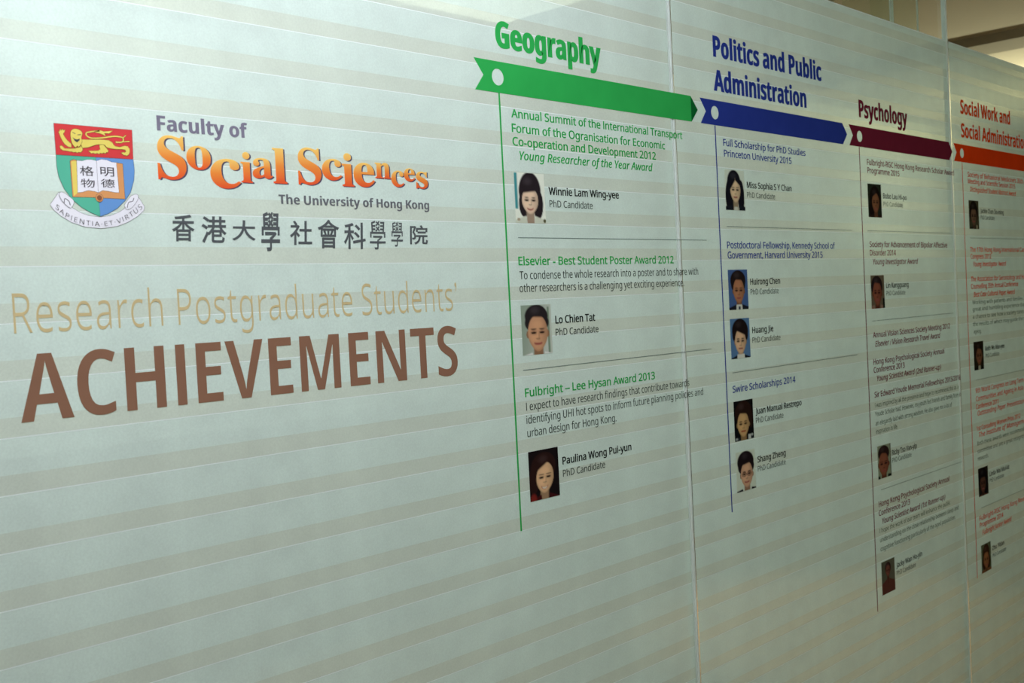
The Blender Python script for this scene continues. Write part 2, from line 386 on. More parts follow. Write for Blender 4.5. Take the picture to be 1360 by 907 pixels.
def sheet(name, col, through=0.0, trans=0.5, noise=0.03, nscale=(3, 3, 3), speck=0.0, filt=False):
    """thin printed or frosted film: part see-through, the rest half diffuse, half translucent"""
    if name in MATS: return MATS[name]
    m, nt, out = new_mat(name)
    N, L = nt.nodes, nt.links
    tc = N.new('ShaderNodeTexCoord'); mp = N.new('ShaderNodeMapping'); mp.inputs['Scale'].default_value = nscale
    nz = N.new('ShaderNodeTexNoise'); nz.inputs['Scale'].default_value = 6; nz.inputs['Detail'].default_value = 8
    L.new(tc.outputs['Object'], mp.inputs[0]); L.new(mp.outputs[0], nz.inputs['Vector'])
    mr = N.new('ShaderNodeMapRange'); mr.inputs[1].default_value = 0.3; mr.inputs[2].default_value = 0.7
    mr.inputs[3].default_value = 1 - noise; mr.inputs[4].default_value = 1 + noise
    L.new(nz.outputs['Fac'], mr.inputs[0])
    fac = mr.outputs[0]
    if speck:
        nf = N.new('ShaderNodeTexNoise'); nf.inputs['Scale'].default_value = 420; nf.inputs['Detail'].default_value = 2
        L.new(tc.outputs['Object'], nf.inputs['Vector'])
        m2 = N.new('ShaderNodeMapRange'); m2.inputs[1].default_value = 0.3; m2.inputs[2].default_value = 0.75
        m2.inputs[3].default_value = 1 - speck; m2.inputs[4].default_value = 1 + speck
        L.new(nf.outputs['Fac'], m2.inputs[0])
        mm = N.new('ShaderNodeMath'); mm.operation = 'MULTIPLY'
        L.new(fac, mm.inputs[0]); L.new(m2.outputs[0], mm.inputs[1]); fac = mm.outputs[0]
    vm = N.new('ShaderNodeVectorMath'); vm.operation = 'SCALE'
    L.new(fac, vm.inputs['Scale'])
    if col == 'attribute':
        at = N.new('ShaderNodeVertexColor'); at.layer_name = 'print'; L.new(at.outputs['Color'], vm.inputs[0])
    elif col == 'logo':
        at = N.new('ShaderNodeVertexColor'); at.layer_name = 'print'
        cr = N.new('ShaderNodeValToRGB'); e = cr.color_ramp.elements
        e[0].position = 0.0; e[0].color = (*srgb(238, 92, 52), 1)
        e[1].position = 1.0; e[1].color = (*srgb(252, 212, 112), 1)
        k = e.new(0.5); k.color = (*srgb(244, 150, 66), 1)
        L.new(at.outputs['Color'], cr.inputs[0]); L.new(cr.outputs[0], vm.inputs[0])
    else:
        vm.inputs[0].default_value = col
    d = N.new('ShaderNodeBsdfDiffuse'); t = N.new('ShaderNodeBsdfTranslucent')
    L.new(vm.outputs[0], d.inputs[0]); L.new(vm.outputs[0], t.inputs[0])
    mx = N.new('ShaderNodeMixShader'); mx.inputs[0].default_value = trans
    L.new(d.outputs[0], mx.inputs[1]); L.new(t.outputs[0], mx.inputs[2])
    last = mx.outputs[0]
    if through:
        tr = N.new('ShaderNodeBsdfTransparent'); tr.inputs[0].default_value = (0.91, 0.95, 0.91, 1)
        if filt: L.new(vm.outputs[0], tr.inputs[0])      # a see-through ink filters by its own colour
        m3 = N.new('ShaderNodeMixShader'); m3.inputs[0].default_value = through
        L.new(last, m3.inputs[1]); L.new(tr.outputs[0], m3.inputs[2]); last = m3.outputs[0]
    L.new(last, out.inputs[0])
    MATS[name] = m; return m

def glass(name, tint=(0.94, 0.98, 0.95), rough=0.04):
    if name in MATS: return MATS[name]
    m, nt, out = new_mat(name); N, L = nt.nodes, nt.links
    tr = N.new('ShaderNodeBsdfTransparent'); tr.inputs[0].default_value = (*tint, 1)
    gl = N.new('ShaderNodeBsdfGlossy'); gl.inputs['Roughness'].default_value = rough
    fr = N.new('ShaderNodeFresnel'); ge = N.new('ShaderNodeNewGeometry'); ir = N.new('ShaderNodeMapRange')
    ir.inputs[3].default_value = 1.35; ir.inputs[4].default_value = 1 / 1.35      # same reflectance from both sides of the thin pane
    L.new(ge.outputs['Backfacing'], ir.inputs[0]); L.new(ir.outputs[0], fr.inputs['IOR'])
    mx = N.new('ShaderNodeMixShader')
    L.new(fr.outputs[0], mx.inputs[0]); L.new(tr.outputs[0], mx.inputs[1]); L.new(gl.outputs[0], mx.inputs[2])
    L.new(mx.outputs[0], out.inputs[0]); MATS[name] = m; return m

def emit(name, col, s):
    m, nt, out = new_mat(name)
    e = nt.nodes.new('ShaderNodeEmission'); e.inputs[0].default_value = (*col, 1); e.inputs[1].default_value = s
    nt.links.new(e.outputs[0], out.inputs[0]); return m

# ------------------------------------------------------------------ object helpers
def link(name, me, mat=None, parent=None, loc=None):
    o = bpy.data.objects.new(name, me); COL.objects.link(o)
    if mat is not None and me is not None and not me.materials: me.materials.append(mat)
    if parent is not None: o.parent = parent
    if loc is not None: o.location = loc
    return o
def thing(name, label, cat, loc=(0, 0, 0), group=None):
    o = bpy.data.objects.new(name, None); COL.objects.link(o); o.location = loc
    o.empty_display_size = 0.05
    tag(o, label, cat, group); return o
def tag(o, label, cat, group=None):
    o['label'] = label; o['category'] = cat
    if group: o['group'] = group
    return o
def mesh(name, verts, faces):
    me = bpy.data.meshes.new(name); me.from_pydata(verts, [], faces); me.update(); return me
def box_mesh(name, boxes):
    v, f = [], []
    for (x0, y0, z0, x1, y1, z1) in boxes:
        n = len(v)
        v += [(x0, y0, z0), (x1, y0, z0), (x1, y1, z0), (x0, y1, z0), (x0, y0, z1), (x1, y0, z1), (x1, y1, z1), (x0, y1, z1)]
        f += [tuple(n + i for i in q) for q in ((3, 2, 1, 0), (4, 5, 6, 7), (0, 1, 5, 4), (1, 2, 6, 5), (2, 3, 7, 6), (3, 0, 4, 7))]
    return mesh(name, v, f)
def box(name, b, mat, parent=None):
    return link(name, box_mesh(name, [b] if not isinstance(b, list) else b), mat, parent)
def struct(name, b, mat):
    o = box(name, b, mat); o['kind'] = 'structure'; return o

# ------------------------------------------------------------------ the setting: two strips of room, one each side of the glass
M_PLASTER = plain('warm_white_plaster', srgb(205, 203, 190), 0.85, 0.04, 3)
M_BACKWALL = plain('back_wall_paint', srgb(186, 188, 182), 0.85, 0.04, 2)
M_CEIL = plain('taupe_ceiling_board', srgb(168, 158, 136), 0.9, 0.10, 1.6)
M_FLOOR = plain('warm_vinyl_floor', srgb(124, 98, 66), 0.55, 0.10, 5)
M_CORR = plain('corridor_wall_paint', srgb(88, 96, 80), 0.85, 0.05, 3)
M_DARK = plain('beam_paint', srgb(120, 112, 92), 0.9, 0.10, 3)
struct('floor', (-2.2, -2.6, -0.1, 11.0, 2.95, 0.0), M_FLOOR)
struct('ceiling', (-2.2, -2.6, 2.8, 11.0, 2.95, 2.9), M_CEIL)
struct('wall_back', (-2.2, 2.75, 0.0, 11.0, 2.85, 2.8), M_BACKWALL)
struct('wall_front', (-2.2, -2.5, 0.0, 11.0, -2.4, 2.8), M_CORR)
struct('wall_left', (-2.2, -2.4, 0.0, -2.1, 2.75, 2.8), M_PLASTER)
struct('wall_right', (10.9, -2.4, 0.0, 11.0, 2.75, 2.8), M_CORR)
struct('trim_1', (-2.1, 2.69, 2.66, 10.9, 2.75, 2.8), plain('cream_cornice', srgb(236, 228, 196), 0.7, 0.02))
struct('trim_4', (-2.1, 2.715, 0.0, 10.9, 2.75, 1.0), plain('taupe_darkening_band', srgb(92, 86, 74), 0.8, 0.06))  # made-up dark band, put in to darken the low background behind the film
struct('trim_2', (6.25, 0.06, 2.75, 6.55, 2.69, 2.8), M_DARK)
struct('trim_3', (-2.1, -0.02, 2.74, 10.9, 0.05, 2.8), plain('aluminium_head_channel', srgb(160, 165, 160), 0.35, 0.02))

for i, (lab, c, sx, sy, colr, s) in enumerate(LAMPS):
    t = thing('ceiling_light', lab, 'ceiling light', (c[0], c[1], c[2]))
    hx, hy = sx / 2, sy / 2
    fr = [(-hx - .03, -hy - .03, -.005, hx + .03, -hy, .038), (-hx - .03, hy, -.005, hx + .03, hy + .03, .038),
          (-hx - .03, -hy, -.005, -hx, hy, .038), (hx, -hy, -.005, hx + .03, hy, .038)]
    box('frame', fr, plain('white_lamp_frame', (0.7, 0.7, 0.68), 0.5), t)
    link('diffuser', mesh('diffuser', [(-hx, -hy, .0), (-hx, hy, .0), (hx, hy, .0), (hx, -hy, .0)], [(0, 1, 2, 3)]), emit('lamp_light', colr, s), t)

t = thing('recessed_downlight', 'round recessed downlight in the ceiling behind the orange column', 'downlight', (SPOT_AT[0], SPOT_AT[1], 2.8))
ring = [(0.07 * math.cos(a * math.pi / 12), 0.07 * math.sin(a * math.pi / 12), -.008) for a in range(24)] + [(0.05 * math.cos(a * math.pi / 12), 0.05 * math.sin(a * math.pi / 12), -.002) for a in range(24)]
link('trim_ring', mesh('trim_ring', ring, [(i, 24 + i, 24 + (i + 1) % 24, (i + 1) % 24) for i in range(24)]), plain('white_lamp_frame', (0.7, 0.7, 0.68), 0.5), t)

# pale block added for a bright upright band, and glass fins, behind the glass
t = thing('added_pale_block', 'pale boxed duct added under the ceiling for a faint bright band above the Politics heading', 'block', (4.70, 1.24, 2.38))
box('casing', (-.045, -.045, 0, .045, .045, .42), plain('white_block_paint', (0.86, 0.86, 0.80), 0.5, .02), t)
box('end_plate', (-.05, -.05, -.006, .05, .05, 0), plain('steel_plate', (0.4, 0.4, 0.4), 0.4, .02), t)
t = thing('added_uplight', 'added floor-standing uplight, out of view at the right, to brighten the ceiling behind', 'added floor lamp', (UPLIGHT_AT[0], UPLIGHT_AT[1], 0))
def disc(r, z, n=24): return [(r * math.cos(a * 2 * math.pi / n), r * math.sin(a * 2 * math.pi / n), z) for a in range(n)]
def lathe(name, prof, mat, parent):
    n = 24; v = []; f = []
    for r, z in prof: v += disc(r, z, n)
    for k in range(len(prof) - 1): f += [(k * n + i, k * n + (i + 1) % n, (k + 1) * n + (i + 1) % n, (k + 1) * n + i) for i in range(n)]
    return link(name, mesh(name, v, f), mat, parent)
M_LAMP = plain('brushed_lamp_metal', (0.5, 0.5, 0.48), 0.35, .02)
lathe('base', [(.001, .03), (.14, .03), (.15, .0), (.001, 0)], M_LAMP, t)
lathe('pole', [(.012, .03), (.012, 1.26)], M_LAMP, t)
lathe('bowl', [(.02, 1.26), (.10, 1.29), (.17, 1.35), (.175, 1.38), (.165, 1.38), (.155, 1.35)], M_LAMP, t)
M_GLASS = glass('clear_float_glass')
M_EDGE = sheet('polished_glass_edge', (0.90, 1.0, 0.95), 0.0, 0.5, 0.05)
for (fx, w, lab) in ((3.345, .018, 'left glass fin hanging behind the clear top edge of the wall'),
                      (3.545, .0, 'right thinner glass fin hanging behind the clear top edge of the wall')):
    t = thing('glass_fin', lab, 'glass fin', (fx, .30, 2.25), 'glass fins behind the wall')
    box('pane', (-.002, .004, 0, .002, .16, .55), M_GLASS, t)
    box('polished_edge', (-.0025, 0, 0, .0025, .004, .55), M_EDGE, t)
    if w: box('polished_edge', (w - .005, 0, 0, w, .004, .55), M_EDGE, t)
    box('clamp', (-.012, .02, .52, .024 if w else .012, .14, .55), plain('steel_plate', (0.4, 0.4, 0.4), 0.4, .02), t)

# ------------------------------------------------------------------ glass wall
edges_x = [-2.1, -0.8784, 0.4199, 1.7182, 3.0165, 4.3148, 5.6131, 10.9]
G_T = 0.010            # glass thickness
FROST_TOP = 2.1055
M_BASE = sheet('frosted_film_clearer', srgb(226, 237, 223), 0.35, 0.35, 0.04, (3, 3, 3), 0.05)
M_STRIP = sheet('frosted_film_denser', srgb(227, 243, 233), 0.29, 0.35, 0.04, (3, 3, 3), 0.05)
M_LINE = sheet('film_lit_edge', srgb(240, 250, 245), 0.15, 0.3, 0.02)  # paler than the film: light on the strip edges put into the colour
names = ['glass panel left of the crest, outside the picture edge',
         'glass panel carrying the crest, the titles and most of the green column',
         'glass panel carrying the blue and maroon columns',
         'rightmost printed glass panel, with the orange column']
PER = 0.06096
LIGHT0 = 1.4578        # z of the lighter edge line on top of one strip
for pi in range(1, 7):
    xa, xb = edges_x[pi - 1 + 0] + 0.0012, edges_x[pi] - 0.0012
    lab = ['', 'plain glass panel at the far left end of the wall', names[0], names[1], names[2], names[3], 'glass panel past the orange column, outside the right picture edge'][pi]
    t = thing('glass_partition', lab, 'glass panel', ((xa + xb) / 2, 0, 0), 'frosted glass wall panels')
    h = (xb - xa) / 2
    e = 0.0055
    box('pane', (-h + e, 0, 0.005, h - e, G_T, 2.74), M_GLASS, t)
    box('polished_edge', (-h, 0, 0.005, -h + e, G_T, 2.74), M_EDGE, t)
    box('polished_edge', (h - e, 0, 0.005, h, G_T, 2.74), M_EDGE, t)
    yb = -0.0006
    box('film_edge', (-h + .007, yb, FROST_TOP - .002, h - .007, yb + .0002, FROST_TOP + .0005), M_LINE, t)
    zs = [LIGHT0 + PER * k for k in range(-23, 12)]
    dense = box_mesh('film_strip', [(-h + .007, yb, 0, h - .007, yb + .0002, .0398 - .0011)])
    clear = box_mesh('clearer_strip', [(-h + .007, yb, 0, h - .007, yb + .0002, PER - .0398)])
    for z in zs:                                   # a denser strip hangs below every z, a clearer one stands above it
        zb = z - 0.0398
        if z < FROST_TOP: link('film_strip', dense, M_STRIP, t, (0, 0, zb))
        elif zb < FROST_TOP - .002:
            box('film_strip', (-h + .007, yb, zb, h - .007, yb + .0002, FROST_TOP - .002), M_STRIP, t)
        if z + PER - .0398 < FROST_TOP: link('clearer_strip', clear, M_BASE, t, (0, 0, z))
    # thin lighter lines on every strip, painting the light its top edge catches
    lines = [(-h + .007, yb, z - .0011, h - .007, yb + .0002, z) for z in zs if 0.06 < z < FROST_TOP - .01]
    lo = box('film_lit_edge', lines, M_LINE, t); lo['kind'] = 'stuff'
for x, lab in ((1.7182, 'clear upright joint cutting the tip of the green arrow'), (3.0165, 'clear upright joint left of the orange column'),
               (0.4199, 'clear upright joint beside the crest, at the left picture edge')):
    tag(link('glass_joint', box_mesh('glass_joint', [(-.0011, .002, .005, .0011, .008, 2.74)]), sheet('clear_silicone', (.95, 1.0, .98), .0, .4), None, (x, 0, 0)), lab, 'joint', 'upright joints between glass panels')

# ------------------------------------------------------------------ lettering
SERIF, SANS, BOLD, ITAL, HAN = 'serif', 'sans', 'bold', 'italic', 'han'
SCRATCH = bpy.data.scenes.new('scratch')      # an empty side scene keeps the outline fills quick
def evaluated():
    vl = SCRATCH.view_layers[0]; vl.update(); return vl.depsgraph
def area(p): return 0.5 * float(np.sum(p[:, 0] * np.roll(p[:, 1], -1) - np.roll(p[:, 0], -1) * p[:, 1]))
def fill(polys):
    """triangles of an outline set with holes, as indices into the stacked points"""
    c = bpy.data.curves.new('fill', 'CURVE'); c.dimensions = '2D'; c.fill_mode = 'BOTH'
    for p in polys:
        s = c.splines.new('POLY'); s.points.add(len(p) - 1); s.use_cyclic_u = True
        s.points.foreach_set('co', np.hstack([p, np.zeros((len(p), 1)), np.ones((len(p), 1))]).ravel().astype('f'))
    o = bpy.data.objects.new('fill', c); SCRATCH.collection.objects.link(o)
    dg = evaluated()
    me = o.evaluated_get(dg).to_mesh()
    allp = np.vstack(polys)
    key = {}
    for i, q in enumerate(allp): key.setdefault((round(q[0], 5), round(q[1], 5)), i)
    idx = []
    for v in me.vertices:
        k = (round(v.co.x, 5), round(v.co.y, 5))
        if k in key: idx.append(key[k])
        else: idx.append(int(np.argmin(np.sum((allp - np.array(v.co[:2])) ** 2, 1))))
    tris = [tuple(idx[i] for i in f.vertices) for f in me.polygons]
    o.evaluated_get(dg).to_mesh_clear()
    bpy.data.objects.remove(o); bpy.data.curves.remove(c)
    return [t for t in tris if len(set(t)) > 2]
def normals(polys):
    big = max(polys, key=lambda p: abs(area(p))); sgn = 1 if area(big) > 0 else -1
    res = []
    for p in polys:
        e = np.roll(p, -1, 0) - p; e /= np.linalg.norm(e, axis=1)[:, None] + 1e-12
        n = np.stack([e[:, 1], -e[:, 0]], 1) * sgn
        m = n + np.roll(n, 1, 0); l = np.linalg.norm(m, axis=1)[:, None]
        m = m / np.maximum(l, 1e-6); cs = np.sum(m * n, 1)[:, None]
        res.append(m / np.maximum(cs, 0.55))
    return np.vstack(res)
# letter outlines: (character number, face number, advance, closed outlines as x, y pairs in thousandths of the letter size)
GLYPH_OUTLINES = [
(72,2,765,[[90,0,90,714,241,714,241,434,524,434,524,714,675,714,675,0,524,0,524,308,241,308,241,0]]),
(70,2,549,[[90,0,90,714,499,714,499,590,239,590,239,406,481,406,481,282,239,282,239,0]]),
(97,2,604,[[211,-10,165,-6,125,9,90,32,64,66,48,110,42,163,49,216,69,259,103,292,150,315,212,330,286,337,381,340,381,364,378,390,371,411,358,427,342,438,320,445,296,447,270,446,244,442,218,436,142,407,93,508,124,522,156,534,190,544,226,551,264,556,302,557,370,552,426,536,470,510,503,472,522,424,529,364,529,0,425,0,396,74,392,74,368,48,344,26,318,10,289,-1,253,-8],[267,99,298,102,324,112,348,128,366,149,378,176,381,208,381,253,323,251,280,247,246,238,223,225,208,208,198,186,195,162,197,142,204,126,215,114,230,106,247,100]]),
(99,2,514,[[300,-10,225,-2,162,20,112,58,74,111,52,182,45,270,49,332,60,387,79,433,104,472,136,502,174,526,216,542,262,552,313,556,348,555,381,551,410,545,437,537,461,528,483,519,439,404,374,427,353,432,333,435,313,436,271,430,239,410,216,376,202,330,197,271,200,221,210,181,228,150,250,128,279,116,313,111,343,112,371,116,396,124,420,133,443,144,466,158,466,31,443,18,419,7,394,0,368,-6,336,-9]]),
(117,2,657,[[269,-10,214,-4,167,11,128,38,98,76,81,126,75,190,75,546,224,546,224,227,226,192,234,162,245,139,262,122,284,112,312,109,352,114,384,130,405,156,419,191,427,236,430,289,430,546,579,546,579,0,465,0,445,70,437,70,418,44,394,24,366,9,334,-2,302,-8]]),
(108,2,305,[[78,0,78,760,227,760,227,0]]),
(116,2,434,[[265,-10,234,-8,204,-3,178,6,154,20,134,38,116,62,104,91,96,128,94,171,94,434,23,434,23,497,105,547,148,662,243,662,243,546,396,546,396,434,243,434,243,171,245,152,251,136,261,124,274,116,290,110,308,109,356,114,402,126,402,15,342,-2,318,-6,292,-9]]),
(121,2,569,[[110,-240,66,-238,34,-232,34,-114,60,-118,93,-120,122,-117,147,-108,168,-92,184,-71,198,-48,208,-23,217,4,0,546,163,546,266,239,278,194,284,144,287,144,296,194,308,239,409,546,569,546,338,-70,314,-122,284,-164,248,-198,206,-221,160,-236]]),
(111,2,619,[[308,-10,259,-6,214,4,172,23,136,48,104,80,79,120,60,165,49,216,45,274,53,358,76,428,116,483,169,524,234,548,311,556,360,552,406,542,447,523,484,498,514,466,540,428,559,382,570,332,574,274,566,190,542,120,502,64,449,23,384,-2],[310,110,346,114,374,128,396,152,410,184,419,224,422,274,419,324,410,364,396,396,374,418,346,432,309,436,274,432,245,418,224,396,209,364,200,324,197,274,200,224,209,184,224,152,245,128,274,114]]),
(102,2,387,[[102,0,102,434,20,434,20,506,102,546,102,586,104,629,112,666,126,694,144,718,166,736,192,749,223,758,258,763,295,765,324,764,350,762,374,758,432,742,394,633,357,642,311,647,292,645,277,638,266,628,258,614,252,598,251,580,251,546,380,546,380,434,251,434,251,0]]),
(84,2,579,[[214,0,214,588,20,588,20,714,559,714,559,588,365,588,365,0]]),
(104,2,657,[[78,0,78,760,227,760,227,605,224,528,220,476,228,476,247,502,270,522,295,537,324,548,354,554,386,556,442,550,489,535,528,508,558,470,576,420,582,356,582,0,433,0,433,319,430,362,419,394,402,418,376,432,345,437,305,432,274,416,252,390,238,355,230,310,227,257,227,0]]),
(101,2,591,[[325,-10,272,-6,224,4,180,20,141,44,108,75,81,113,61,158,49,210,45,269,48,330,60,382,78,428,102,468,132,499,168,524,209,542,254,552,303,556,373,549,433,528,482,492,518,442,540,382,548,308,548,236,196,236,201,197,214,164,234,137,260,117,293,105,332,101,366,102,398,106,428,112,457,120,486,130,517,144,517,29,490,17,462,7,432,0,401,-6,365,-9],[199,335,408,335,404,366,396,394,382,418,362,436,336,446,304,450,277,447,253,438,232,422,216,400,205,371]]),
(85,2,756,[[375,-10,321,-7,272,2,229,16,192,36,159,62,118,116,93,180,85,254,85,714,236,714,236,277,240,224,252,183,272,153,300,133,336,121,379,117,424,122,460,134,486,156,505,187,516,228,520,278,520,714,671,714,671,252,668,204,656,160,638,118,613,82,580,50,540,24,493,6,438,-6]]),
(110,2,657,[[78,0,78,546,192,546,212,476,220,476,240,502,264,522,292,537,322,548,354,554,388,556,443,550,490,535,529,508,558,470,576,420,582,356,582,0,433,0,433,319,430,355,424,384,412,408,395,424,373,434,345,437,304,432,274,416,252,390,238,355,230,310,227,257,227,0]]),
(105,2,305,[[153,614,132,616,112,621,96,630,82,644,74,662,72,687,74,712,82,731,96,744,112,753,132,758,153,760,174,758,193,753,210,744,224,731,232,712,234,687,232,662,224,644,210,630,193,621,174,616],[78,0,78,546,227,546,227,0]]),
(118,2,569,[[208,0,0,546,156,546,261,235,276,177,282,123,286,123,290,160,297,197,308,235,413,546,569,546,361,0]]),
(114,2,454,[[78,0,78,546,191,546,213,454,220,454,238,480,260,504,286,526,316,542,348,552,383,556,409,555,433,552,422,412,402,416,378,417,353,416,328,411,305,404,283,392,264,378,248,360,236,338,230,310,227,278,227,0]]),
(115,2,497,[[226,-10,190,-9,157,-6,128,-2,100,4,74,12,46,22,46,145,76,132,108,122,141,112,174,105,204,100,231,99,258,100,278,105,294,112,304,122,310,133,312,146,311,155,308,164,304,171,298,178,286,187,272,196,194,232,162,246,134,261,110,276,90,291,74,308,61,328,52,350,47,375,45,404,52,450,71,488,104,518,148,539,200,552,261,556,294,555,327,552,358,546,389,538,420,527,453,513,408,406,332,434,308,441,284,444,259,446,222,442,200,430,193,410,194,402,197,394,202,386,209,380,220,372,234,364,307,332,337,319,364,306,388,292,409,278,426,260,440,242,451,219,457,192,459,162,452,111,433,68,400,34,355,10,297,-5]]),
(103,2,633,[[282,-240,244,-239,208,-237,174,-233,142,-227,110,-219,78,-208,78,-89,146,-112,218,-126,291,-131,332,-126,364,-111,388,-86,402,-52,406,-7,406,4,408,39,410,71,406,71,386,45,364,24,339,9,312,-2,282,-8,251,-10,191,-2,140,23,100,64,69,120,51,190,45,272,51,355,70,424,101,481,143,522,194,548,255,556,294,553,329,543,360,527,388,505,413,476,417,476,429,546,555,546,555,-1,548,-73,524,-132,486,-179,432,-213,364,-233],[304,107,338,110,367,122,388,140,404,166,413,204,416,253,416,271,413,324,404,366,389,397,368,418,338,431,302,435,264,428,235,408,214,376,201,330,197,270,202,212,214,166,236,133,266,114]]),
(75,2,664,[[90,0,90,714,241,714,241,387,270,430,301,471,494,714,662,714,413,398,664,0,492,0,305,301,241,255,241,0]]),
(72,1,741,[[97,0,97,714,187,714,187,412,553,412,553,714,643,714,643,0,553,0,553,333,187,333,187,0]]),
(82,1,622,[[97,0,97,714,294,714,375,708,440,692,490,664,526,624,547,574,554,511,552,475,544,444,533,416,518,392,500,372,480,356,458,342,434,330,411,320,607,0,502,0,329,295,187,295,187,0],[187,371,294,371,347,375,389,386,421,406,443,432,456,466,461,507,456,549,442,582,419,606,386,623,342,632,289,636,187,636]]),
(101,1,564,[[313,-10,264,-6,220,4,178,21,142,45,112,76,88,114,70,158,58,208,55,264,58,320,68,370,84,415,107,454,134,486,168,512,205,531,246,542,292,546,336,542,376,532,410,516,441,494,466,465,486,432,501,393,510,350,513,304,513,251,146,251,152,195,168,149,192,112,226,86,268,70,317,65,350,66,380,69,408,74,434,82,462,91,489,102,489,25,462,14,435,5,408,-2,380,-6,348,-9],[148,321,421,321,417,364,406,400,389,432,364,455,332,470,291,474,252,470,219,456,192,434,170,403,156,366]]),
(115,1,479,[[220,-10,184,-9,152,-6,124,-1,98,6,74,14,52,24,52,104,75,94,100,84,130,74,160,67,191,62,222,61,262,64,295,70,319,82,336,98,346,118,349,140,348,153,344,165,338,176,316,198,298,208,277,219,250,231,217,244,184,258,154,270,128,284,105,298,86,314,71,332,60,352,53,376,51,404,57,446,76,481,106,509,148,530,196,542,252,546,284,545,314,542,344,536,371,530,398,520,423,510,393,440,322,464,297,470,272,473,246,474,213,472,186,466,164,456,148,444,138,428,135,409,136,395,141,382,148,372,158,362,173,352,192,342,273,307,306,294,334,281,360,268,382,254,400,238,415,220,426,199,432,175,434,148,428,100,408,61,376,30,333,8,281,-6]]),
(97,1,561,[[215,-10,169,-6,129,7,94,28,68,59,52,99,46,149,53,198,74,240,109,272,158,297,223,313,303,320,394,323,394,355,391,395,381,426,365,448,343,462,316,471,283,474,256,472,229,468,203,462,132,433,105,499,130,511,158,522,188,532,220,539,254,544,288,545,348,540,396,526,433,502,459,468,475,422,480,365,480,0,416,0,399,76,395,76,372,49,347,28,322,11,292,0,257,-8],[235,61,278,65,316,78,348,98,373,128,388,166,393,214,393,262,314,259,254,254,208,243,176,227,154,206,142,180,137,148,140,120,149,98,164,82,184,70,208,64]]),
(114,1,413,[[85,0,85,536,157,536,167,438,171,438,190,466,212,492,238,514,267,532,300,542,335,546,368,544,398,540,387,459,358,464,329,466,302,464,276,456,252,444,230,426,210,406,194,380,182,352,176,320,173,286,173,0]]),
(99,1,480,[[300,-10,254,-7,212,3,174,19,139,42,110,72,86,109,69,154,58,206,55,265,58,327,70,380,88,426,112,464,142,494,178,517,217,533,260,543,306,546,333,545,360,542,385,538,409,532,430,524,447,517,420,444,364,461,343,466,323,468,304,469,247,461,203,436,172,396,152,339,146,266,150,206,163,157,184,118,214,89,252,72,299,66,327,67,353,70,376,75,438,97,438,19,420,10,400,3,378,-2,356,-6,329,-9]]),
(104,1,618,[[85,0,85,760,173,760,173,537,168,462,174,462,194,487,217,508,244,524,275,536,307,542,341,545,401,540,450,524,488,498,515,461,532,412,537,349,537,0,450,0,450,343,445,390,431,426,407,452,373,467,330,472,276,466,235,450,206,422,188,383,176,335,173,277,173,0]]),
(80,1,605,[[97,0,97,714,286,714,371,708,439,690,490,659,526,618,547,566,554,504,551,466,542,428,528,394,506,362,476,334,438,310,392,292,336,282,269,278,187,278,187,0],[187,355,259,355,321,358,372,370,411,388,439,415,456,452,461,500,456,542,442,576,417,603,382,622,336,633,278,637,187,637]]),
(111,1,605,[[301,-10,256,-6,213,4,174,22,140,48,111,79,87,118,69,162,58,212,55,269,62,351,85,419,122,474,172,514,232,538,304,546,350,542,394,532,432,514,467,488,496,458,520,420,537,376,548,326,551,269,544,187,521,118,484,63,433,22,372,-2],[303,63,352,69,392,88,422,118,443,160,456,210,460,269,456,328,443,378,422,418,392,448,352,466,302,472,252,466,212,448,183,418,162,378,150,328,146,269,150,210,162,160,184,118,214,88,254,69]]),
(116,1,361,[[249,-10,222,-8,196,-4,172,4,150,16,130,34,114,55,102,82,94,116,92,156,92,468,16,468,16,510,93,545,128,659,180,659,180,536,335,536,335,468,180,468,180,158,182,128,190,104,204,86,220,72,241,64,264,62,305,66,339,73,339,6,299,-6]]),
(103,1,615,[[290,-240,216,-236,152,-225,97,-206,97,-125,154,-148,220,-162,295,-167,338,-162,374,-149,404,-126,426,-96,438,-60,443,-16,443,5,444,40,446,71,442,71,418,42,390,19,356,3,318,-7,276,-10,212,-2,158,22,114,63,81,118,62,186,55,267,62,346,81,414,114,470,158,512,212,538,275,546,309,544,341,537,370,526,398,510,422,490,443,465,448,465,460,536,530,536,530,-9,524,-80,504,-137,472,-182,426,-214,365,-234],[289,62,338,67,378,82,407,106,428,140,440,188,444,246,444,267,440,334,427,386,406,424,376,451,336,466,287,472,246,466,211,448,183,418,162,378,150,327,146,266,150,205,162,154,182,114,210,86,246,68]]),
(100,1,615,[[275,-10,213,-2,160,21,115,60,82,114,62,182,55,267,62,352,82,421,116,476,160,514,214,538,276,546,315,544,348,536,378,523,402,506,424,488,442,467,448,467,444,506,442,546,442,760,530,760,530,0,459,0,446,72,442,72,424,50,403,31,378,14,349,0,314,-8],[289,63,340,68,380,84,408,110,428,146,439,192,443,250,443,266,440,328,428,378,410,420,382,449,341,467,288,473,244,466,209,448,182,416,162,374,150,324,146,265,150,206,162,156,182,116,209,86,245,69]]),
(117,1,618,[[274,-10,214,-5,166,10,128,36,101,74,84,123,79,185,79,536,168,536,168,191,173,145,187,109,211,84,244,68,287,63,340,68,382,85,410,113,430,151,441,199,445,257,445,536,533,536,533,0,461,0,448,71,444,71,424,46,400,25,372,10,340,-2,308,-8]]),
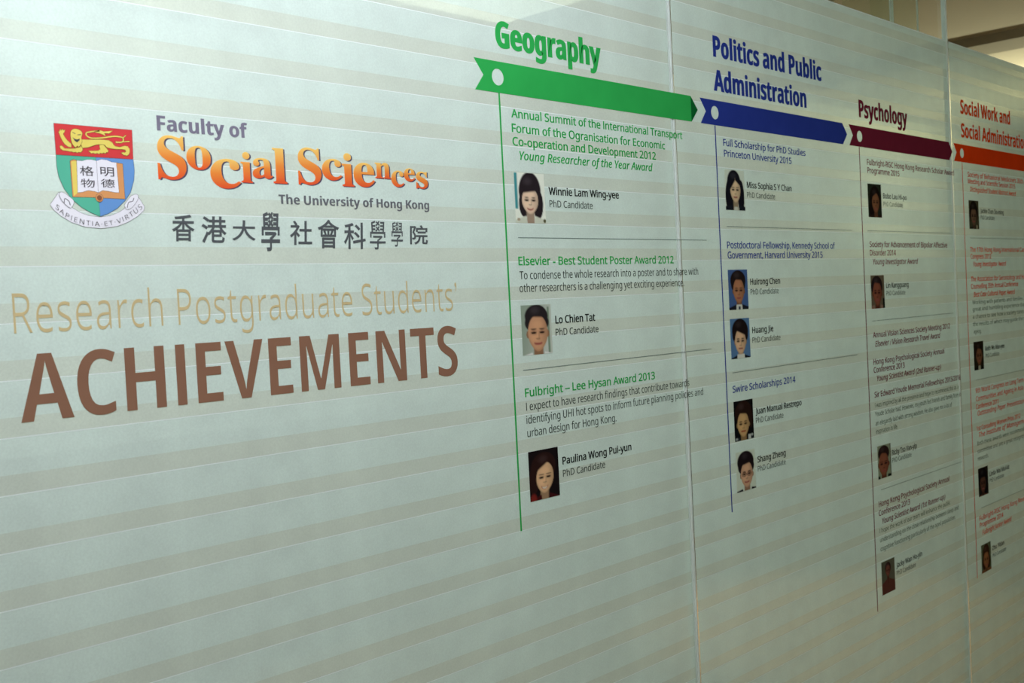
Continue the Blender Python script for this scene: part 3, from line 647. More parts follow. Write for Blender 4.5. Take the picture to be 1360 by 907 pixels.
(83,1,549,[[247,-10,208,-9,171,-6,136,-1,104,6,76,14,51,24,51,110,77,100,107,90,140,81,176,74,214,70,251,68,300,72,340,82,372,99,394,122,408,150,412,183,410,205,406,225,397,242,384,258,368,272,346,286,318,300,284,315,244,330,188,354,142,380,106,411,80,447,65,490,60,542,63,578,73,610,89,640,111,664,138,686,170,702,206,714,245,722,288,724,326,723,362,719,396,713,428,705,458,695,485,684,457,607,432,617,405,626,376,634,347,640,317,644,286,645,245,642,212,632,185,616,166,596,155,570,151,541,152,518,158,498,166,481,178,466,194,451,215,438,240,425,271,411,307,397,347,382,382,365,414,348,440,328,462,308,480,284,492,257,500,226,502,191,494,132,472,83,433,43,382,14,320,-4]]),
(110,1,618,[[85,0,85,536,156,536,169,463,174,463,194,488,218,510,246,526,277,537,310,544,343,546,402,541,450,526,488,500,515,462,532,412,537,349,537,0,450,0,450,343,445,390,431,426,407,452,373,467,330,472,277,466,236,450,207,422,188,384,177,336,173,278,173,0]]),
(8217,1,219,[[59,445,100,462,131,487,154,518,168,556,173,598,170,628,161,653,148,673,128,686,106,691,76,684,54,664,46,630,52,602,71,581,99,571,98,534,88,498,59,464]]),
(65,2,690,[[0,0,252,717,437,717,690,0,527,0,475,170,215,170,163,0],[253,297,439,297,386,463,374,506,358,559,345,606,332,556,316,500,304,463]]),
(67,2,637,[[379,-10,310,-5,250,10,198,36,154,70,119,112,92,164,73,222,62,286,58,356,62,425,76,489,97,547,127,598,165,642,210,677,264,703,324,719,393,724,428,722,464,718,500,710,534,700,569,688,602,674,553,551,472,584,446,592,419,596,393,598,340,591,295,569,260,533,234,484,219,425,214,355,218,284,233,226,256,178,290,144,336,123,393,116,422,117,452,120,480,126,575,154,575,27,544,16,513,6,482,-1,450,-6,416,-9]]),
(73,2,389,[[32,0,32,86,119,126,119,588,32,628,32,714,357,714,357,628,270,588,270,126,357,86,357,0]]),
(69,2,560,[[90,0,90,714,501,714,501,590,241,590,241,433,483,433,483,309,241,309,241,125,501,125,501,0]]),
(86,2,650,[[242,0,0,714,153,714,287,289,298,248,314,186,325,132,336,186,351,248,362,289,497,714,650,714,407,0]]),
(77,2,943,[[90,0,90,714,296,714,465,168,468,168,647,714,853,714,853,0,712,0,712,338,714,416,716,500,719,559,715,559,531,0,392,0,220,560,216,560,220,500,224,414,225,332,225,0]]),
(78,2,813,[[90,0,90,714,281,714,591,179,594,179,589,278,587,376,587,714,723,714,723,0,531,0,220,540,216,540,222,438,225,336,225,0]]),
(83,2,551,[[248,-10,176,-5,108,9,46,33,46,174,152,134,188,123,224,117,260,115,294,118,320,124,340,136,352,152,360,170,363,191,358,216,345,238,323,256,294,273,262,290,224,308,170,336,151,348,132,362,114,377,98,395,84,415,71,437,62,462,56,490,54,521,61,580,83,630,119,670,168,700,226,718,296,724,332,722,368,718,402,711,436,701,472,689,508,674,459,556,371,587,345,593,318,597,291,598,264,596,242,589,225,578,212,564,204,546,202,526,206,502,217,482,236,466,262,450,296,432,337,412,372,395,403,377,430,358,454,338,474,316,490,292,502,264,508,234,511,198,504,139,480,88,442,46,390,15,326,-4]]),
(71,2,724,[[390,-10,329,-6,274,5,224,24,182,50,144,84,113,125,89,173,72,228,62,290,58,358,63,430,78,494,102,552,135,602,177,645,228,679,288,704,355,719,431,724,469,722,506,718,543,712,578,703,612,692,643,680,593,559,570,570,545,579,518,587,490,593,460,597,430,598,388,594,350,584,316,568,286,546,260,517,240,484,226,445,217,402,214,355,216,310,222,269,233,231,248,198,268,170,293,146,323,130,359,120,400,116,454,119,496,126,496,275,361,275,361,401,644,401,644,31,606,19,568,9,528,1,486,-5,440,-9]]),
(112,2,633,[[78,-240,78,546,199,546,220,475,227,475,244,496,263,515,286,532,313,546,345,554,382,556,440,548,489,524,531,484,562,430,582,359,588,274,582,188,562,118,529,62,486,22,436,-2,378,-10,342,-8,310,0,284,12,262,26,243,42,227,60,219,60,224,32,226,6,227,-20,227,-240],[336,111,367,116,392,130,412,154,425,186,434,227,436,276,432,334,420,379,400,411,370,430,334,437,299,433,272,421,252,401,239,373,230,336,227,291,227,275,230,226,238,186,250,154,270,130,299,116]]),
(80,2,628,[[90,0,90,714,318,714,402,708,469,688,520,654,555,610,576,556,583,491,580,450,572,412,557,374,536,340,507,312,470,287,426,268,370,258,306,254,241,254,241,0],[241,378,291,378,330,381,364,390,392,404,414,424,426,452,430,486,425,524,411,552,387,574,353,586,310,590,241,590]]),
(100,2,633,[[251,-10,194,-2,144,22,102,62,70,116,52,187,45,272,52,358,71,428,103,484,146,524,196,548,255,556,292,554,324,546,352,533,376,516,396,498,412,476,417,476,410,522,406,585,406,760,555,760,555,0,441,0,412,71,406,71,390,50,370,30,347,14,320,0,288,-8],[303,109,340,113,369,125,390,146,404,174,412,210,416,255,416,271,414,320,405,361,392,393,370,416,340,430,301,435,270,430,245,416,224,392,208,360,199,319,196,270,199,221,208,181,224,150,245,127,272,114]]),
(98,2,633,[[378,-10,341,-8,310,0,284,12,262,26,243,42,227,60,217,60,192,0,78,0,78,760,227,760,227,583,225,522,221,475,227,475,244,496,263,516,286,532,313,546,345,554,382,556,440,548,489,524,531,484,562,430,582,359,588,274,582,188,562,118,530,62,488,22,436,-2],[336,111,364,116,389,130,409,154,424,186,433,227,436,276,433,325,424,365,408,396,388,419,363,432,334,437,299,433,272,421,252,401,239,373,230,336,227,291,227,275,230,226,238,186,250,154,270,130,299,116]]),
(109,2,982,[[78,0,78,546,192,546,212,476,220,476,238,502,262,522,288,537,318,548,348,554,379,556,417,554,451,548,481,536,507,521,528,501,545,476,558,476,577,502,600,522,628,537,658,548,688,554,719,556,776,550,823,535,860,508,886,470,902,420,907,356,907,0,758,0,758,319,754,362,745,394,728,418,706,432,676,437,640,432,612,418,592,395,578,363,570,322,567,274,567,0,418,0,418,319,414,362,405,394,388,418,366,432,336,437,299,432,270,416,250,390,238,355,230,310,227,257,227,0]]),
(87,2,967,[[182,0,0,714,149,714,240,324,253,266,266,196,275,137,284,196,297,264,308,314,412,714,555,714,659,314,670,264,683,196,692,137,701,196,714,266,727,324,818,714,967,714,785,0,613,0,516,375,508,408,498,456,489,506,483,542,478,506,468,456,458,408,450,374,354,0]]),
(107,2,620,[[78,0,78,760,227,760,227,420,224,358,219,297,221,297,252,340,286,380,439,546,607,546,390,309,620,0,448,0,291,221,227,170,227,0]]),
(65,1,639,[[0,0,279,717,360,717,638,0,545,0,459,221,176,221,91,0],[206,301,432,301,352,517,342,546,328,590,318,624,302,564,287,517]]),
(108,1,258,[[85,0,85,760,173,760,173,0]]),
(109,1,935,[[85,0,85,536,156,536,169,463,174,463,192,488,215,510,242,526,270,537,300,544,332,546,379,542,418,532,452,514,478,488,496,456,501,456,521,484,546,506,574,524,606,536,639,544,673,546,728,541,774,526,809,500,834,462,849,412,854,349,854,0,767,0,767,345,762,390,750,426,728,452,697,467,658,472,611,467,574,452,546,427,528,392,516,349,513,296,513,0,426,0,426,345,422,390,408,426,386,452,356,467,316,472,268,466,230,450,204,422,187,384,176,336,173,278,173,0]]),
(105,1,258,[[130,625,116,626,104,631,93,639,84,650,80,664,78,681,80,698,84,713,93,724,104,731,116,736,130,737,143,736,154,731,166,724,174,713,180,698,181,681,180,664,174,650,166,639,154,631,143,626],[85,0,85,536,173,536,173,0]]),
(102,1,344,[[109,0,109,468,15,468,15,509,109,539,109,570,114,633,130,682,155,720,190,745,232,760,283,765,342,760,387,747,364,678,327,688,284,693,257,690,236,680,218,664,206,640,200,610,197,571,197,536,332,536,332,468,197,468,197,0]]),
(73,1,339,[[40,0,40,52,124,71,124,642,40,662,40,714,298,714,298,662,214,642,214,71,298,52,298,0]]),
(84,1,556,[[233,0,233,635,10,635,10,714,545,714,545,635,323,635,323,0]]),
(112,1,615,[[85,-240,85,536,157,536,169,463,173,463,190,485,212,505,236,522,265,536,300,544,340,546,402,538,455,516,500,477,533,423,554,354,560,269,554,185,533,116,500,61,455,22,402,-2,339,-10,300,-8,266,0,236,14,212,30,190,48,173,68,167,68,171,25,173,-20,173,-240],[326,63,356,66,384,75,406,90,426,110,442,134,454,164,462,196,468,232,469,270,465,327,453,376,434,417,406,448,369,466,324,472,274,467,236,452,208,426,190,390,178,344,173,286,173,269,176,208,188,157,206,116,234,87,274,69]]),
(70,1,519,[[97,0,97,714,496,714,496,635,187,635,187,382,477,382,477,303,187,303,187,0]]),
(79,1,781,[[391,-10,321,-5,260,10,206,36,162,71,125,114,97,165,77,224,65,288,61,359,65,429,77,493,97,551,125,602,162,644,206,679,260,704,322,720,392,725,460,720,520,705,572,680,616,645,654,602,682,552,704,494,716,429,720,358,716,287,704,222,682,164,654,114,616,70,572,36,520,10,459,-5],[391,68,437,71,478,80,514,96,544,118,569,146,600,204,619,274,625,358,619,442,600,512,569,570,544,597,514,618,478,634,438,643,392,646,346,643,306,634,270,618,239,597,214,570,182,512,162,442,156,358,162,274,182,204,213,146,238,118,269,96,304,80,345,71]]),
(69,1,556,[[97,0,97,714,496,714,496,635,187,635,187,412,478,412,478,334,187,334,187,79,496,79,496,0]]),
(67,1,632,[[389,-10,320,-5,260,10,207,35,162,69,126,112,98,163,77,222,65,286,61,358,66,427,78,490,100,548,131,600,170,642,217,678,272,704,334,719,404,724,476,720,542,706,601,682,565,606,492,633,464,640,434,644,403,645,359,642,319,632,282,618,250,596,222,568,186,510,164,440,156,357,163,274,184,204,218,146,244,118,276,97,314,82,356,72,402,69,433,70,462,72,491,77,573,97,573,19,546,10,518,2,490,-3,460,-7,426,-9]]),
(45,1,323,[[283,267,40,267,40,174,283,174]]),
(68,1,730,[[97,0,97,714,317,714,386,710,448,696,504,674,552,643,594,604,626,556,650,500,664,436,669,364,665,295,653,234,634,179,606,132,570,92,528,58,480,33,424,14,364,4,296,0],[187,77,284,77,388,88,470,122,528,179,562,259,574,361,571,415,562,463,548,505,529,541,504,570,450,608,384,630,304,637,187,637]]),
(118,1,508,[[203,0,0,536,94,536,208,220,225,171,241,120,251,78,255,78,266,120,284,172,300,220,414,536,508,536,304,0]]),
(50,1,572,[[48,0,48,73,235,262,326,358,348,386,368,414,382,440,392,468,399,498,401,529,397,565,386,595,366,618,340,636,310,646,275,649,242,647,211,641,184,631,157,618,130,601,103,581,56,640,86,662,118,682,152,700,190,713,231,722,275,724,337,718,390,702,433,674,465,636,484,589,491,534,488,498,481,462,468,430,450,397,430,365,404,333,375,300,343,266,308,231,159,84,159,80,520,80,520,0]]),
(48,1,572,[[285,-10,239,-6,198,6,162,25,132,52,106,88,74,161,56,251,49,358,52,432,60,498,72,556,92,606,116,648,148,682,186,706,232,720,285,725,330,721,371,710,407,690,438,663,464,628,497,556,516,466,523,358,520,285,512,219,499,160,480,110,454,68,423,34,384,10,338,-5],[285,65,334,73,372,97,400,138,418,194,430,268,434,358,430,447,418,520,400,577,372,618,334,642,285,650,236,642,198,618,170,577,152,520,140,447,137,358,140,268,152,195,170,138,198,98,236,73]]),
(49,1,572,[[269,0,269,499,270,568,273,622,244,594,211,566,135,505,89,564,282,714,355,714,355,0]]),
(72,3,680,[[42,0,193,714,282,714,218,412,532,412,596,714,684,714,533,0,445,0,515,333,201,333,131,0]]),
(89,3,509,[[150,0,208,268,92,714,181,714,266,356,500,714,601,714,295,265,240,0]]),
(111,3,563,[[248,-8,190,-2,142,16,102,48,72,89,54,139,48,198,50,239,56,280,65,321,78,360,95,398,116,432,140,463,168,490,200,512,235,530,274,540,316,543,374,537,423,518,463,488,492,446,510,396,516,336,514,296,508,254,499,214,486,174,469,138,448,103,424,72,396,45,365,22,330,6,291,-4],[253,65,284,68,313,80,340,98,364,124,385,156,402,195,416,240,424,290,426,346,425,366,422,386,416,404,407,422,396,438,381,452,363,462,342,468,317,470,282,466,250,454,222,432,196,404,176,372,159,332,147,290,140,244,137,195,140,157,150,125,168,99,190,80,219,69]]),
(117,3,579,[[189,-10,151,-6,118,5,92,24,71,50,59,83,55,123,58,166,66,209,136,536,225,536,153,199,148,172,145,150,144,132,146,112,152,96,160,82,174,71,192,65,214,63,238,66,262,74,288,87,314,106,338,132,362,164,382,203,400,250,414,305,463,536,550,536,436,0,364,0,375,99,370,99,326,50,308,34,288,20,266,7,243,-2,217,-8]]),
(110,3,579,[[24,-3,139,539,217,539,206,440,251,490,269,506,289,520,311,532,334,542,360,547,388,549,428,545,462,533,490,514,510,486,522,454,526,414,522,367,515,325,444,-3,350,-3,422,337,430,375,432,405,430,428,421,446,408,459,388,466,364,469,342,466,318,458,292,446,268,426,244,402,220,370,200,332,182,284,168,230,118,-3]]),
(103,3,579,[[186,-240,154,-239,124,-236,96,-230,69,-224,46,-216,25,-206,25,-125,44,-136,68,-145,96,-154,125,-161,154,-166,183,-167,222,-164,256,-154,285,-137,309,-112,328,-79,341,-37,350,1,364,56,375,99,371,99,348,71,322,46,294,22,263,4,230,-6,194,-10,154,-5,118,10,88,36,66,72,52,118,48,173,50,221,56,268,66,313,80,356,98,396,118,432,143,465,170,492,202,516,235,532,272,542,311,546,344,543,374,534,398,518,418,498,434,476,447,453,451,453,484,536,551,536,429,-31,409,-99,380,-153,344,-192,298,-218,246,-234],[223,63,246,66,268,74,291,88,313,106,334,129,354,156,371,185,386,218,399,252,408,288,414,326,416,364,414,394,406,420,394,442,375,458,350,468,318,472,292,469,268,460,245,446,224,428,205,404,188,378,173,348,161,316,151,281,144,245,140,208,138,171,142,132,152,102,168,80,192,68]]),
(82,3,573,[[41,0,192,714,349,714,428,707,490,685,534,649,560,598,569,533,564,484,551,439,528,399,495,364,450,336,391,315,509,0,411,0,309,295,192,295,130,0],[208,371,286,371,346,376,395,390,432,414,457,446,472,484,477,527,473,564,462,592,443,612,416,626,382,634,341,636,265,636]]),
(101,3,499,[[242,-10,184,-4,137,14,98,44,70,85,54,134,48,192,50,234,56,276,66,318,80,359,98,397,120,432,145,464,173,492,204,515,239,532,276,542,316,546,362,542,400,532,430,513,452,488,464,458,469,421,466,388,454,356,436,326,411,300,377,276,335,258,284,244,225,235,156,232,139,232,138,213,137,195,140,157,150,125,167,98,190,79,221,67,258,63,283,64,307,68,330,74,404,104,404,29,330,1,304,-5,274,-9],[152,303,159,303,198,304,235,308,270,314,302,322,329,334,352,348,369,366,380,388,383,414,381,430,375,444,366,456,352,466,334,471,311,473,280,468,248,453,218,428,192,395,169,353]]),
(115,3,432,[[155,-10,124,-9,95,-6,70,0,46,6,24,14,5,24,5,105,24,94,46,85,70,76,97,68,124,64,152,62,188,64,218,72,242,86,259,102,270,123,273,146,271,164,264,180,254,194,238,208,214,224,183,243,148,264,120,286,97,309,81,334,71,362,68,394,74,436,90,473,118,504,154,528,198,542,250,546,282,544,312,541,340,534,367,526,390,518,412,509,384,439,326,462,304,468,278,471,250,472,224,470,200,463,182,452,168,436,159,419,156,399,158,382,164,367,174,354,189,340,212,323,244,305,276,286,305,266,330,244,348,220,360,190,363,155,356,106,338,64,306,32,264,8,214,-6]]),
(97,3,568,[[193,-10,153,-5,118,10,88,36,66,72,52,118,48,173,50,222,56,270,68,316,82,358,100,398,122,434,147,466,174,494,205,516,238,532,274,542,311,546,344,543,373,534,397,518,417,498,434,476,446,453,451,453,483,536,550,536,436,0,366,0,379,99,375,99,351,71,324,46,295,22,263,4,229,-6],[222,63,246,66,270,75,294,90,318,110,338,134,358,163,376,195,391,229,403,266,414,320,416,365,413,394,404,420,390,442,370,458,348,468,320,472,294,470,270,461,248,448,227,429,208,407,190,380,174,351,162,318,152,284,144,248,140,210,138,171,140,138,148,111,160,90,176,75,198,66]]),
(114,3,398,[[28,0,142,536,214,536,203,437,208,437,252,490,268,505,286,518,304,530,324,539,346,544,371,546,400,544,429,539,410,460,359,466,327,462,297,452,270,433,246,409,224,381,205,349,190,315,177,280,168,245,116,0]]),
(99,3,453,[[247,-10,192,-4,144,12,103,40,72,79,54,129,48,190,50,237,56,282,68,326,82,368,101,406,124,440,150,470,179,496,212,518,248,534,286,543,328,546,352,545,374,543,398,539,420,534,442,528,461,520,436,447,388,464,370,468,350,471,329,472,292,468,259,455,229,434,202,405,180,371,162,331,148,287,140,240,138,191,142,154,152,122,170,96,193,78,222,66,256,63,279,64,301,68,322,73,385,96,385,22,366,13,345,6,322,-1,299,-6,274,-9]]),
(104,3,579,[[28,0,189,760,277,760,234,563,219,500,202,436,207,436,252,486,270,502,290,516,312,528,335,538,360,543,388,545,426,541,460,530,486,510,507,484,519,450,523,408,520,369,512,326,442,0,354,0,425,336,434,402,432,422,426,440,418,454,404,464,386,470,364,472,340,470,316,462,290,448,265,430,240,404,218,372,197,333,180,286,165,231,116,0]]),
(102,3,318,[[-48,-240,-83,-237,-112,-230,-112,-156,-85,-164,-56,-167,-34,-164,-15,-154,0,-138,12,-115,23,-87,32,-53,142,469,49,469,56,506,156,539,167,587,178,630,192,666,206,694,224,718,243,736,265,749,290,758,318,763,349,765,400,760,443,746,420,679,390,688,353,693,329,690,308,683,292,671,278,652,266,624,255,587,243,536,358,536,345,469,230,469,118,-63,104,-114,86,-158,62,-193,33,-219,-4,-235]]),
(116,3,332,[[185,-10,151,-7,120,2,94,16,74,38,61,68,57,107,60,140,66,178,127,469,44,469,52,509,142,547,204,658,256,658,229,536,364,536,350,469,216,469,154,177,148,148,145,117,146,102,150,90,158,78,168,69,181,64,198,62,233,66,269,75,269,8,232,-4]]),
(65,3,562,[[-57,0,331,714,425,714,513,0,425,0,398,222,157,222,41,0],[200,302,389,302,373,452,366,536,361,617,358,617,321,536,277,448]]),
(119,3,723,[[79,0,57,536,143,536,151,250,151,150,147,77,151,77,170,126,194,184,216,233,357,536,452,536,469,249,472,164,470,77,474,77,507,166,551,273,668,536,761,536,513,0,407,0,392,290,390,367,391,451,387,451,360,382,323,300,183,0]]),
(100,3,579,[[193,-10,153,-5,118,10,88,36,66,72,52,118,48,173,50,222,56,268,66,314,80,356,98,396,118,432,143,465,170,492,202,515,235,532,272,542,311,545,344,542,374,533,398,518,418,498,434,476,446,453,451,453,461,518,473,585,510,760,597,760,436,0,364,0,375,99,371,99,346,70,320,45,292,22,262,4,229,-6],[223,63,245,66,268,74,290,88,312,106,333,128,353,154,371,184,386,216,400,250,409,286,415,324,417,364,414,394,406,420,394,442,374,458,349,468,317,472,291,469,267,460,244,446,224,428,205,404,188,378,173,348,161,316,151,281,144,245,140,208,138,171,142,132,152,102,168,80,192,68]]),
(87,1,930,[[201,0,12,714,106,714,217,278,238,189,251,108,266,193,289,283,415,714,508,714,639,280,663,188,678,108,692,188,713,279,823,714,917,714,727,0,636,0,497,468,481,526,468,578,461,609,450,554,427,465,292,0]]),
(76,1,524,[[97,0,97,714,187,714,187,80,499,80,499,0]]),
(121,1,510,[[84,-240,42,-238,11,-232,11,-162,38,-166,70,-168,98,-165,124,-156,144,-142,162,-123,177,-100,189,-73,217,-2,1,536,95,536,211,231,238,154,256,85,260,85,279,150,306,232,415,536,510,536,279,-74,258,-121,234,-162,206,-195,173,-220,132,-235]]),
(66,1,650,[[97,0,97,714,301,714,383,710,450,696,504,674,542,642,564,596,572,537,568,498,556,462,537,432,510,408,476,390,436,379,436,374,465,368,492,360,518,348,540,334,560,316,575,294,586,268,594,238,596,203,588,143,566,93,530,53,480,24,420,6,348,0],[187,410,319,410,374,414,416,423,445,440,464,462,475,492,479,527,474,562,460,591,438,612,404,626,360,634,305,637,187,637],[187,76,331,76,388,80,432,92,463,113,484,140,496,172,500,210,496,245,483,275,462,300,429,320,384,331,324,335,187,335]]),
(119,1,786,[[158,1,11,537,102,537,176,251,197,164,211,91,215,91,224,133,237,186,251,235,346,537,442,537,534,235,556,161,570,92,574,92,588,161,610,251,685,537,775,537,626,1,523,1,431,303,408,384,394,445,390,445,377,384,354,302,258,1]]),
(120,1,529,[[18,0,212,274,27,536,127,536,265,334,402,536,501,536,316,274,511,0,411,0,265,214,117,0]]),
(46,1,219,[[109,111,79,103,57,81,49,51,57,21,79,-1,109,-9,139,-1,161,21,169,51,161,81,139,103]]),
(98,1,615,[[339,-10,300,-8,265,0,236,13,211,30,190,48,173,68,166,68,148,0,85,0,85,760,173,760,173,575,172,512,168,465,173,465,190,486,211,506,236,522,265,535,300,542,339,545,402,538,455,514,500,476,533,422,554,352,560,268,553,184,533,114,499,60,454,21,401,-2],[326,63,370,69,406,86,434,116,453,156,465,208,469,269,463,342,446,399,417,440,376,464,324,472,273,466,234,450,206,423,188,384,176,334,173,271,173,267,176,206,188,156,206,116,234,86,274,69]]),
(8211,1,500,[[509,285,-9,285,-9,221,509,221]]),
(51,1,572,[[241,-10,204,-9,170,-6,137,-2,106,6,75,16,45,29,45,111,76,98,108,86,142,76,176,70,210,66,242,64,300,68,346,80,380,102,404,130,418,164,423,205,417,246,400,278,370,302,331,318,282,328,223,331,154,331,154,406,224,406,278,410,322,422,358,443,383,470,398,503,403,541,399,573,388,600,368,622,342,638,310,647,273,650,236,648,203,642,174,633,147,620,120,606,93,590,49,650,76,669,108,686,144,702,183,714,226,722,272,724,340,718,396,702,438,674,469,638,487,596,493,547,488,502,475,464,453,432,423,408,387,388,345,376,345,372,398,362,440,344,473,318,496,286,510,248,515,203,512,163,502,126,486,92,463,62,434,38,396,17,352,2,300,-7]]),
(85,1,731,[[362,-10,280,-2,213,22,160,62,121,116,98,180,90,254,90,714,180,714,180,251,185,198,200,152,226,116,263,90,310,74,367,68,426,74,472,91,508,120,532,157,546,202,551,252,551,714,640,714,640,252,636,204,626,160,610,118,586,82,556,50,518,24,474,6,422,-6]]),
(75,1,619,[[97,0,97,714,187,714,187,362,248,430,310,498,503,714,608,714,325,403,619,0,513,0,260,341,187,277,187,0]]),
(53,1,572,[[248,-10,212,-9,178,-6,144,0,114,8,86,18,63,29,63,112,88,98,118,87,150,78,184,70,217,66,249,65,298,69,341,82,376,102,404,132,420,171,425,219,420,262,406,298,382,326,348,348,302,360,246,364,182,359,124,349,80,377,107,714,465,714,465,634,182,634,165,427,211,434,275,438,344,432,402,414,450,383,486,342,508,290,515,228,507,160,484,101,444,54,392,18,326,-3]]),
(77,1,907,[[97,0,97,714,230,714,450,129,454,129,678,714,810,714,810,0,721,0,721,439,724,542,728,625,724,625,486,0,412,0,177,626,173,626,178,542,180,433,180,0]]),
(89,1,566,[[238,0,238,273,0,714,98,714,283,363,469,714,566,714,328,277,328,0]]),
(44,1,219,[[59,-118,102,-100,134,-74,158,-43,172,-9,176,26,172,58,164,86,148,106,129,118,105,123,74,116,54,96,46,66,52,37,70,18,95,10,97,-30,85,-69,59,-99]]),
(71,1,728,[[403,-10,333,-5,270,10,216,34,170,68,131,110,100,162,78,220,66,285,61,357,66,428,80,493,105,551,138,602,181,644,232,678,290,704,357,719,431,724,470,723,508,719,544,713,580,704,612,694,644,682,610,604,584,615,555,624,524,633,492,640,460,644,426,645,377,642,332,632,292,618,258,596,226,568,187,510,163,440,155,357,158,302,167,252,182,206,204,166,233,132,269,104,312,84,364,72,424,68,504,73,564,85,564,297,407,297,407,377,654,377,654,27,615,16,576,6,537,-1,496,-6,451,-9]]),
(74,1,273,[[-4,-190,-46,-186,-78,-177,-78,-101,-44,-108,-6,-111,10,-110,26,-106,42,-101,56,-92,68,-81,78,-66,86,-47,90,-24,92,4,92,714,182,714,182,11,176,-52,160,-102,131,-141,94,-168,48,-184]]),
(52,1,572,[[363,0,363,162,21,162,21,237,357,718,448,718,448,241,552,241,552,162,448,162,448,0],[107,241,363,241,363,466,364,554,368,624,364,624,344,583,321,546]]),
(90,1,572,[[38,0,38,68,414,634,50,634,50,714,523,714,523,646,147,80,533,80,533,0]]),
(73,3,324,[[-20,0,-10,49,75,69,197,645,121,664,131,714,381,714,371,664,285,645,163,69,240,49,230,0]]),
(118,3,467,[[110,0,48,536,136,536,166,238,172,177,176,112,177,67,180,67,206,124,236,188,263,241,421,536,515,536,225,0]]),
(105,3,258,[[213,625,200,626,188,630,178,638,171,647,166,658,165,672,166,688,172,704,180,717,192,728,206,734,224,736,250,731,265,716,270,691,268,672,262,656,252,642,240,633,226,627],[28,0,142,536,230,536,116,0]]),
(86,1,600,[[255,0,0,714,94,714,255,256,282,174,300,100,318,174,345,258,505,714,600,714,345,0]]),
(69,3,514,[[41,0,192,714,554,714,537,635,264,635,217,412,472,412,457,334,201,334,146,79,420,79,403,0]]),
(108,3,258,[[27,0,189,760,277,760,115,0]]),
(47,3,281,[[8,-9,78,-9,274,691,204,691]]),
(86,3,552,[[169,0,92,714,180,714,225,262,232,179,234,101,236,101,270,176,313,263,545,714,644,714,264,0]]),
(84,3,501,[[152,0,286,635,90,635,107,714,589,714,573,635,377,635,242,0]]),
(83,3,505,[[185,-10,152,-9,121,-6,94,-2,68,4,43,12,19,22,19,110,40,100,64,90,90,81,120,74,152,70,186,68,215,70,243,74,269,82,292,93,313,108,330,125,343,146,350,171,353,200,350,226,341,248,326,268,304,288,274,310,235,334,210,350,188,366,168,382,150,398,134,418,122,438,112,462,107,488,105,517,108,559,119,596,137,630,160,658,189,682,222,700,260,714,298,722,340,724,376,723,408,719,438,713,466,704,493,694,519,682,485,606,466,615,444,624,420,632,394,640,367,644,340,645,302,642,268,631,240,613,218,589,204,559,200,523,201,504,205,487,211,472,220,460,231,447,245,436,302,398,330,382,354,364,378,348,398,330,414,310,428,289,439,265,445,238,447,207,439,142,415,88,376,45,322,14,259,-4]]),
(40,3,323,[[167,232,172,337,190,436,218,528,259,614,311,694,258,694,192,617,138,529,98,433,73,333,64,232,73,131,98,31,138,-65,192,-153,258,-230,311,-230,259,-150,218,-64,190,28,172,127]]),
(50,3,572,[[48,0,48,73,235,262,326,358,348,386,368,414,382,440,392,468,399,498,401,529,397,565,386,595,366,618,340,636,310,646,275,649,242,647,211,641,184,631,157,618,130,601,103,581,56,640,86,662,118,682,152,700,190,713,231,722,275,724,337,718,390,702,433,674,465,636,484,589,491,534,488,498,481,462,468,430,450,397,430,365,404,333,375,300,343,266,308,231,159,84,159,80,520,80,520,0]]),
(45,3,323,[[283,267,40,267,40,174,283,174]]),
(112,3,579,[[-22,-240,142,536,214,536,202,436,206,436,230,464,256,490,285,512,316,530,349,542,385,545,426,540,460,524,490,499,512,464,526,418,530,362,528,314,522,268,512,222,498,179,481,139,460,102,436,70,408,42,378,20,344,4,308,-6,269,-10,236,-7,206,2,182,18,162,37,145,58,132,82,127,82,122,38,114,-9,65,-240],[262,63,288,66,312,74,335,88,356,108,375,130,392,157,406,187,418,219,428,254,434,290,438,327,440,364,436,403,426,433,410,454,386,468,355,472,333,470,310,461,288,448,265,429,244,407,224,381,206,352,190,320,178,285,168,248,162,210,160,171,163,141,171,115,185,93,204,76,230,66]]),
(41,3,323,[[156,232,150,127,133,28,104,-64,64,-150,12,-230,65,-230,131,-153,184,-65,225,31,250,131,259,232,250,333,225,433,184,529,131,617,65,694,12,694,64,614,104,528,133,436,150,337]]),
(47,1,281,[[8,-9,78,-9,274,691,204,691]]),
(54,1,572,[[298,-10,254,-6,213,5,175,24,141,50,112,86,88,128,70,179,58,238,55,305,56,356,61,406,68,456,80,504,96,550,118,592,144,629,178,662,217,688,264,708,319,720,382,724,428,722,470,715,470,640,430,649,384,652,340,650,302,642,269,629,240,612,216,591,196,566,180,538,168,508,158,474,151,438,146,402,143,363,149,363,166,385,188,405,213,422,243,436,278,444,318,447,376,440,426,422,468,390,500,348,518,294,525,230,518,160,498,102,464,54,418,18,362,-3],[297,64,336,68,370,82,399,104,420,136,434,178,438,230,434,272,422,308,404,338,376,360,342,374,300,378,270,376,242,370,218,358,196,344,178,328,164,309,152,289,146,268,144,247,146,218,152,190,161,162,174,135,191,112,212,92,236,76,265,67]]),
(107,1,534,[[85,0,85,760,172,760,172,363,171,324,168,276,172,276,190,299,214,330,236,355,407,536,510,536,293,307,525,0,419,0,233,250,172,197,172,0]]),
(49,3,572,[[269,0,269,499,270,568,273,622,244,594,211,566,135,505,89,564,282,714,355,714,355,0]]),
(39,1,188,[[73,462,115,462,138,599,138,716,50,716,50,599]]),
(68,3,667,[[41,0,192,714,361,714,441,706,508,683,563,644,590,613,610,576,624,533,633,484,636,429,630,350,614,276,588,208,550,148,503,97,446,56,378,24,302,6,217,0],[146,77,222,77,288,82,346,98,397,124,440,159,476,202,505,251,526,306,538,366,542,430,536,496,518,550,490,588,450,616,404,632,350,637,265,637]]),
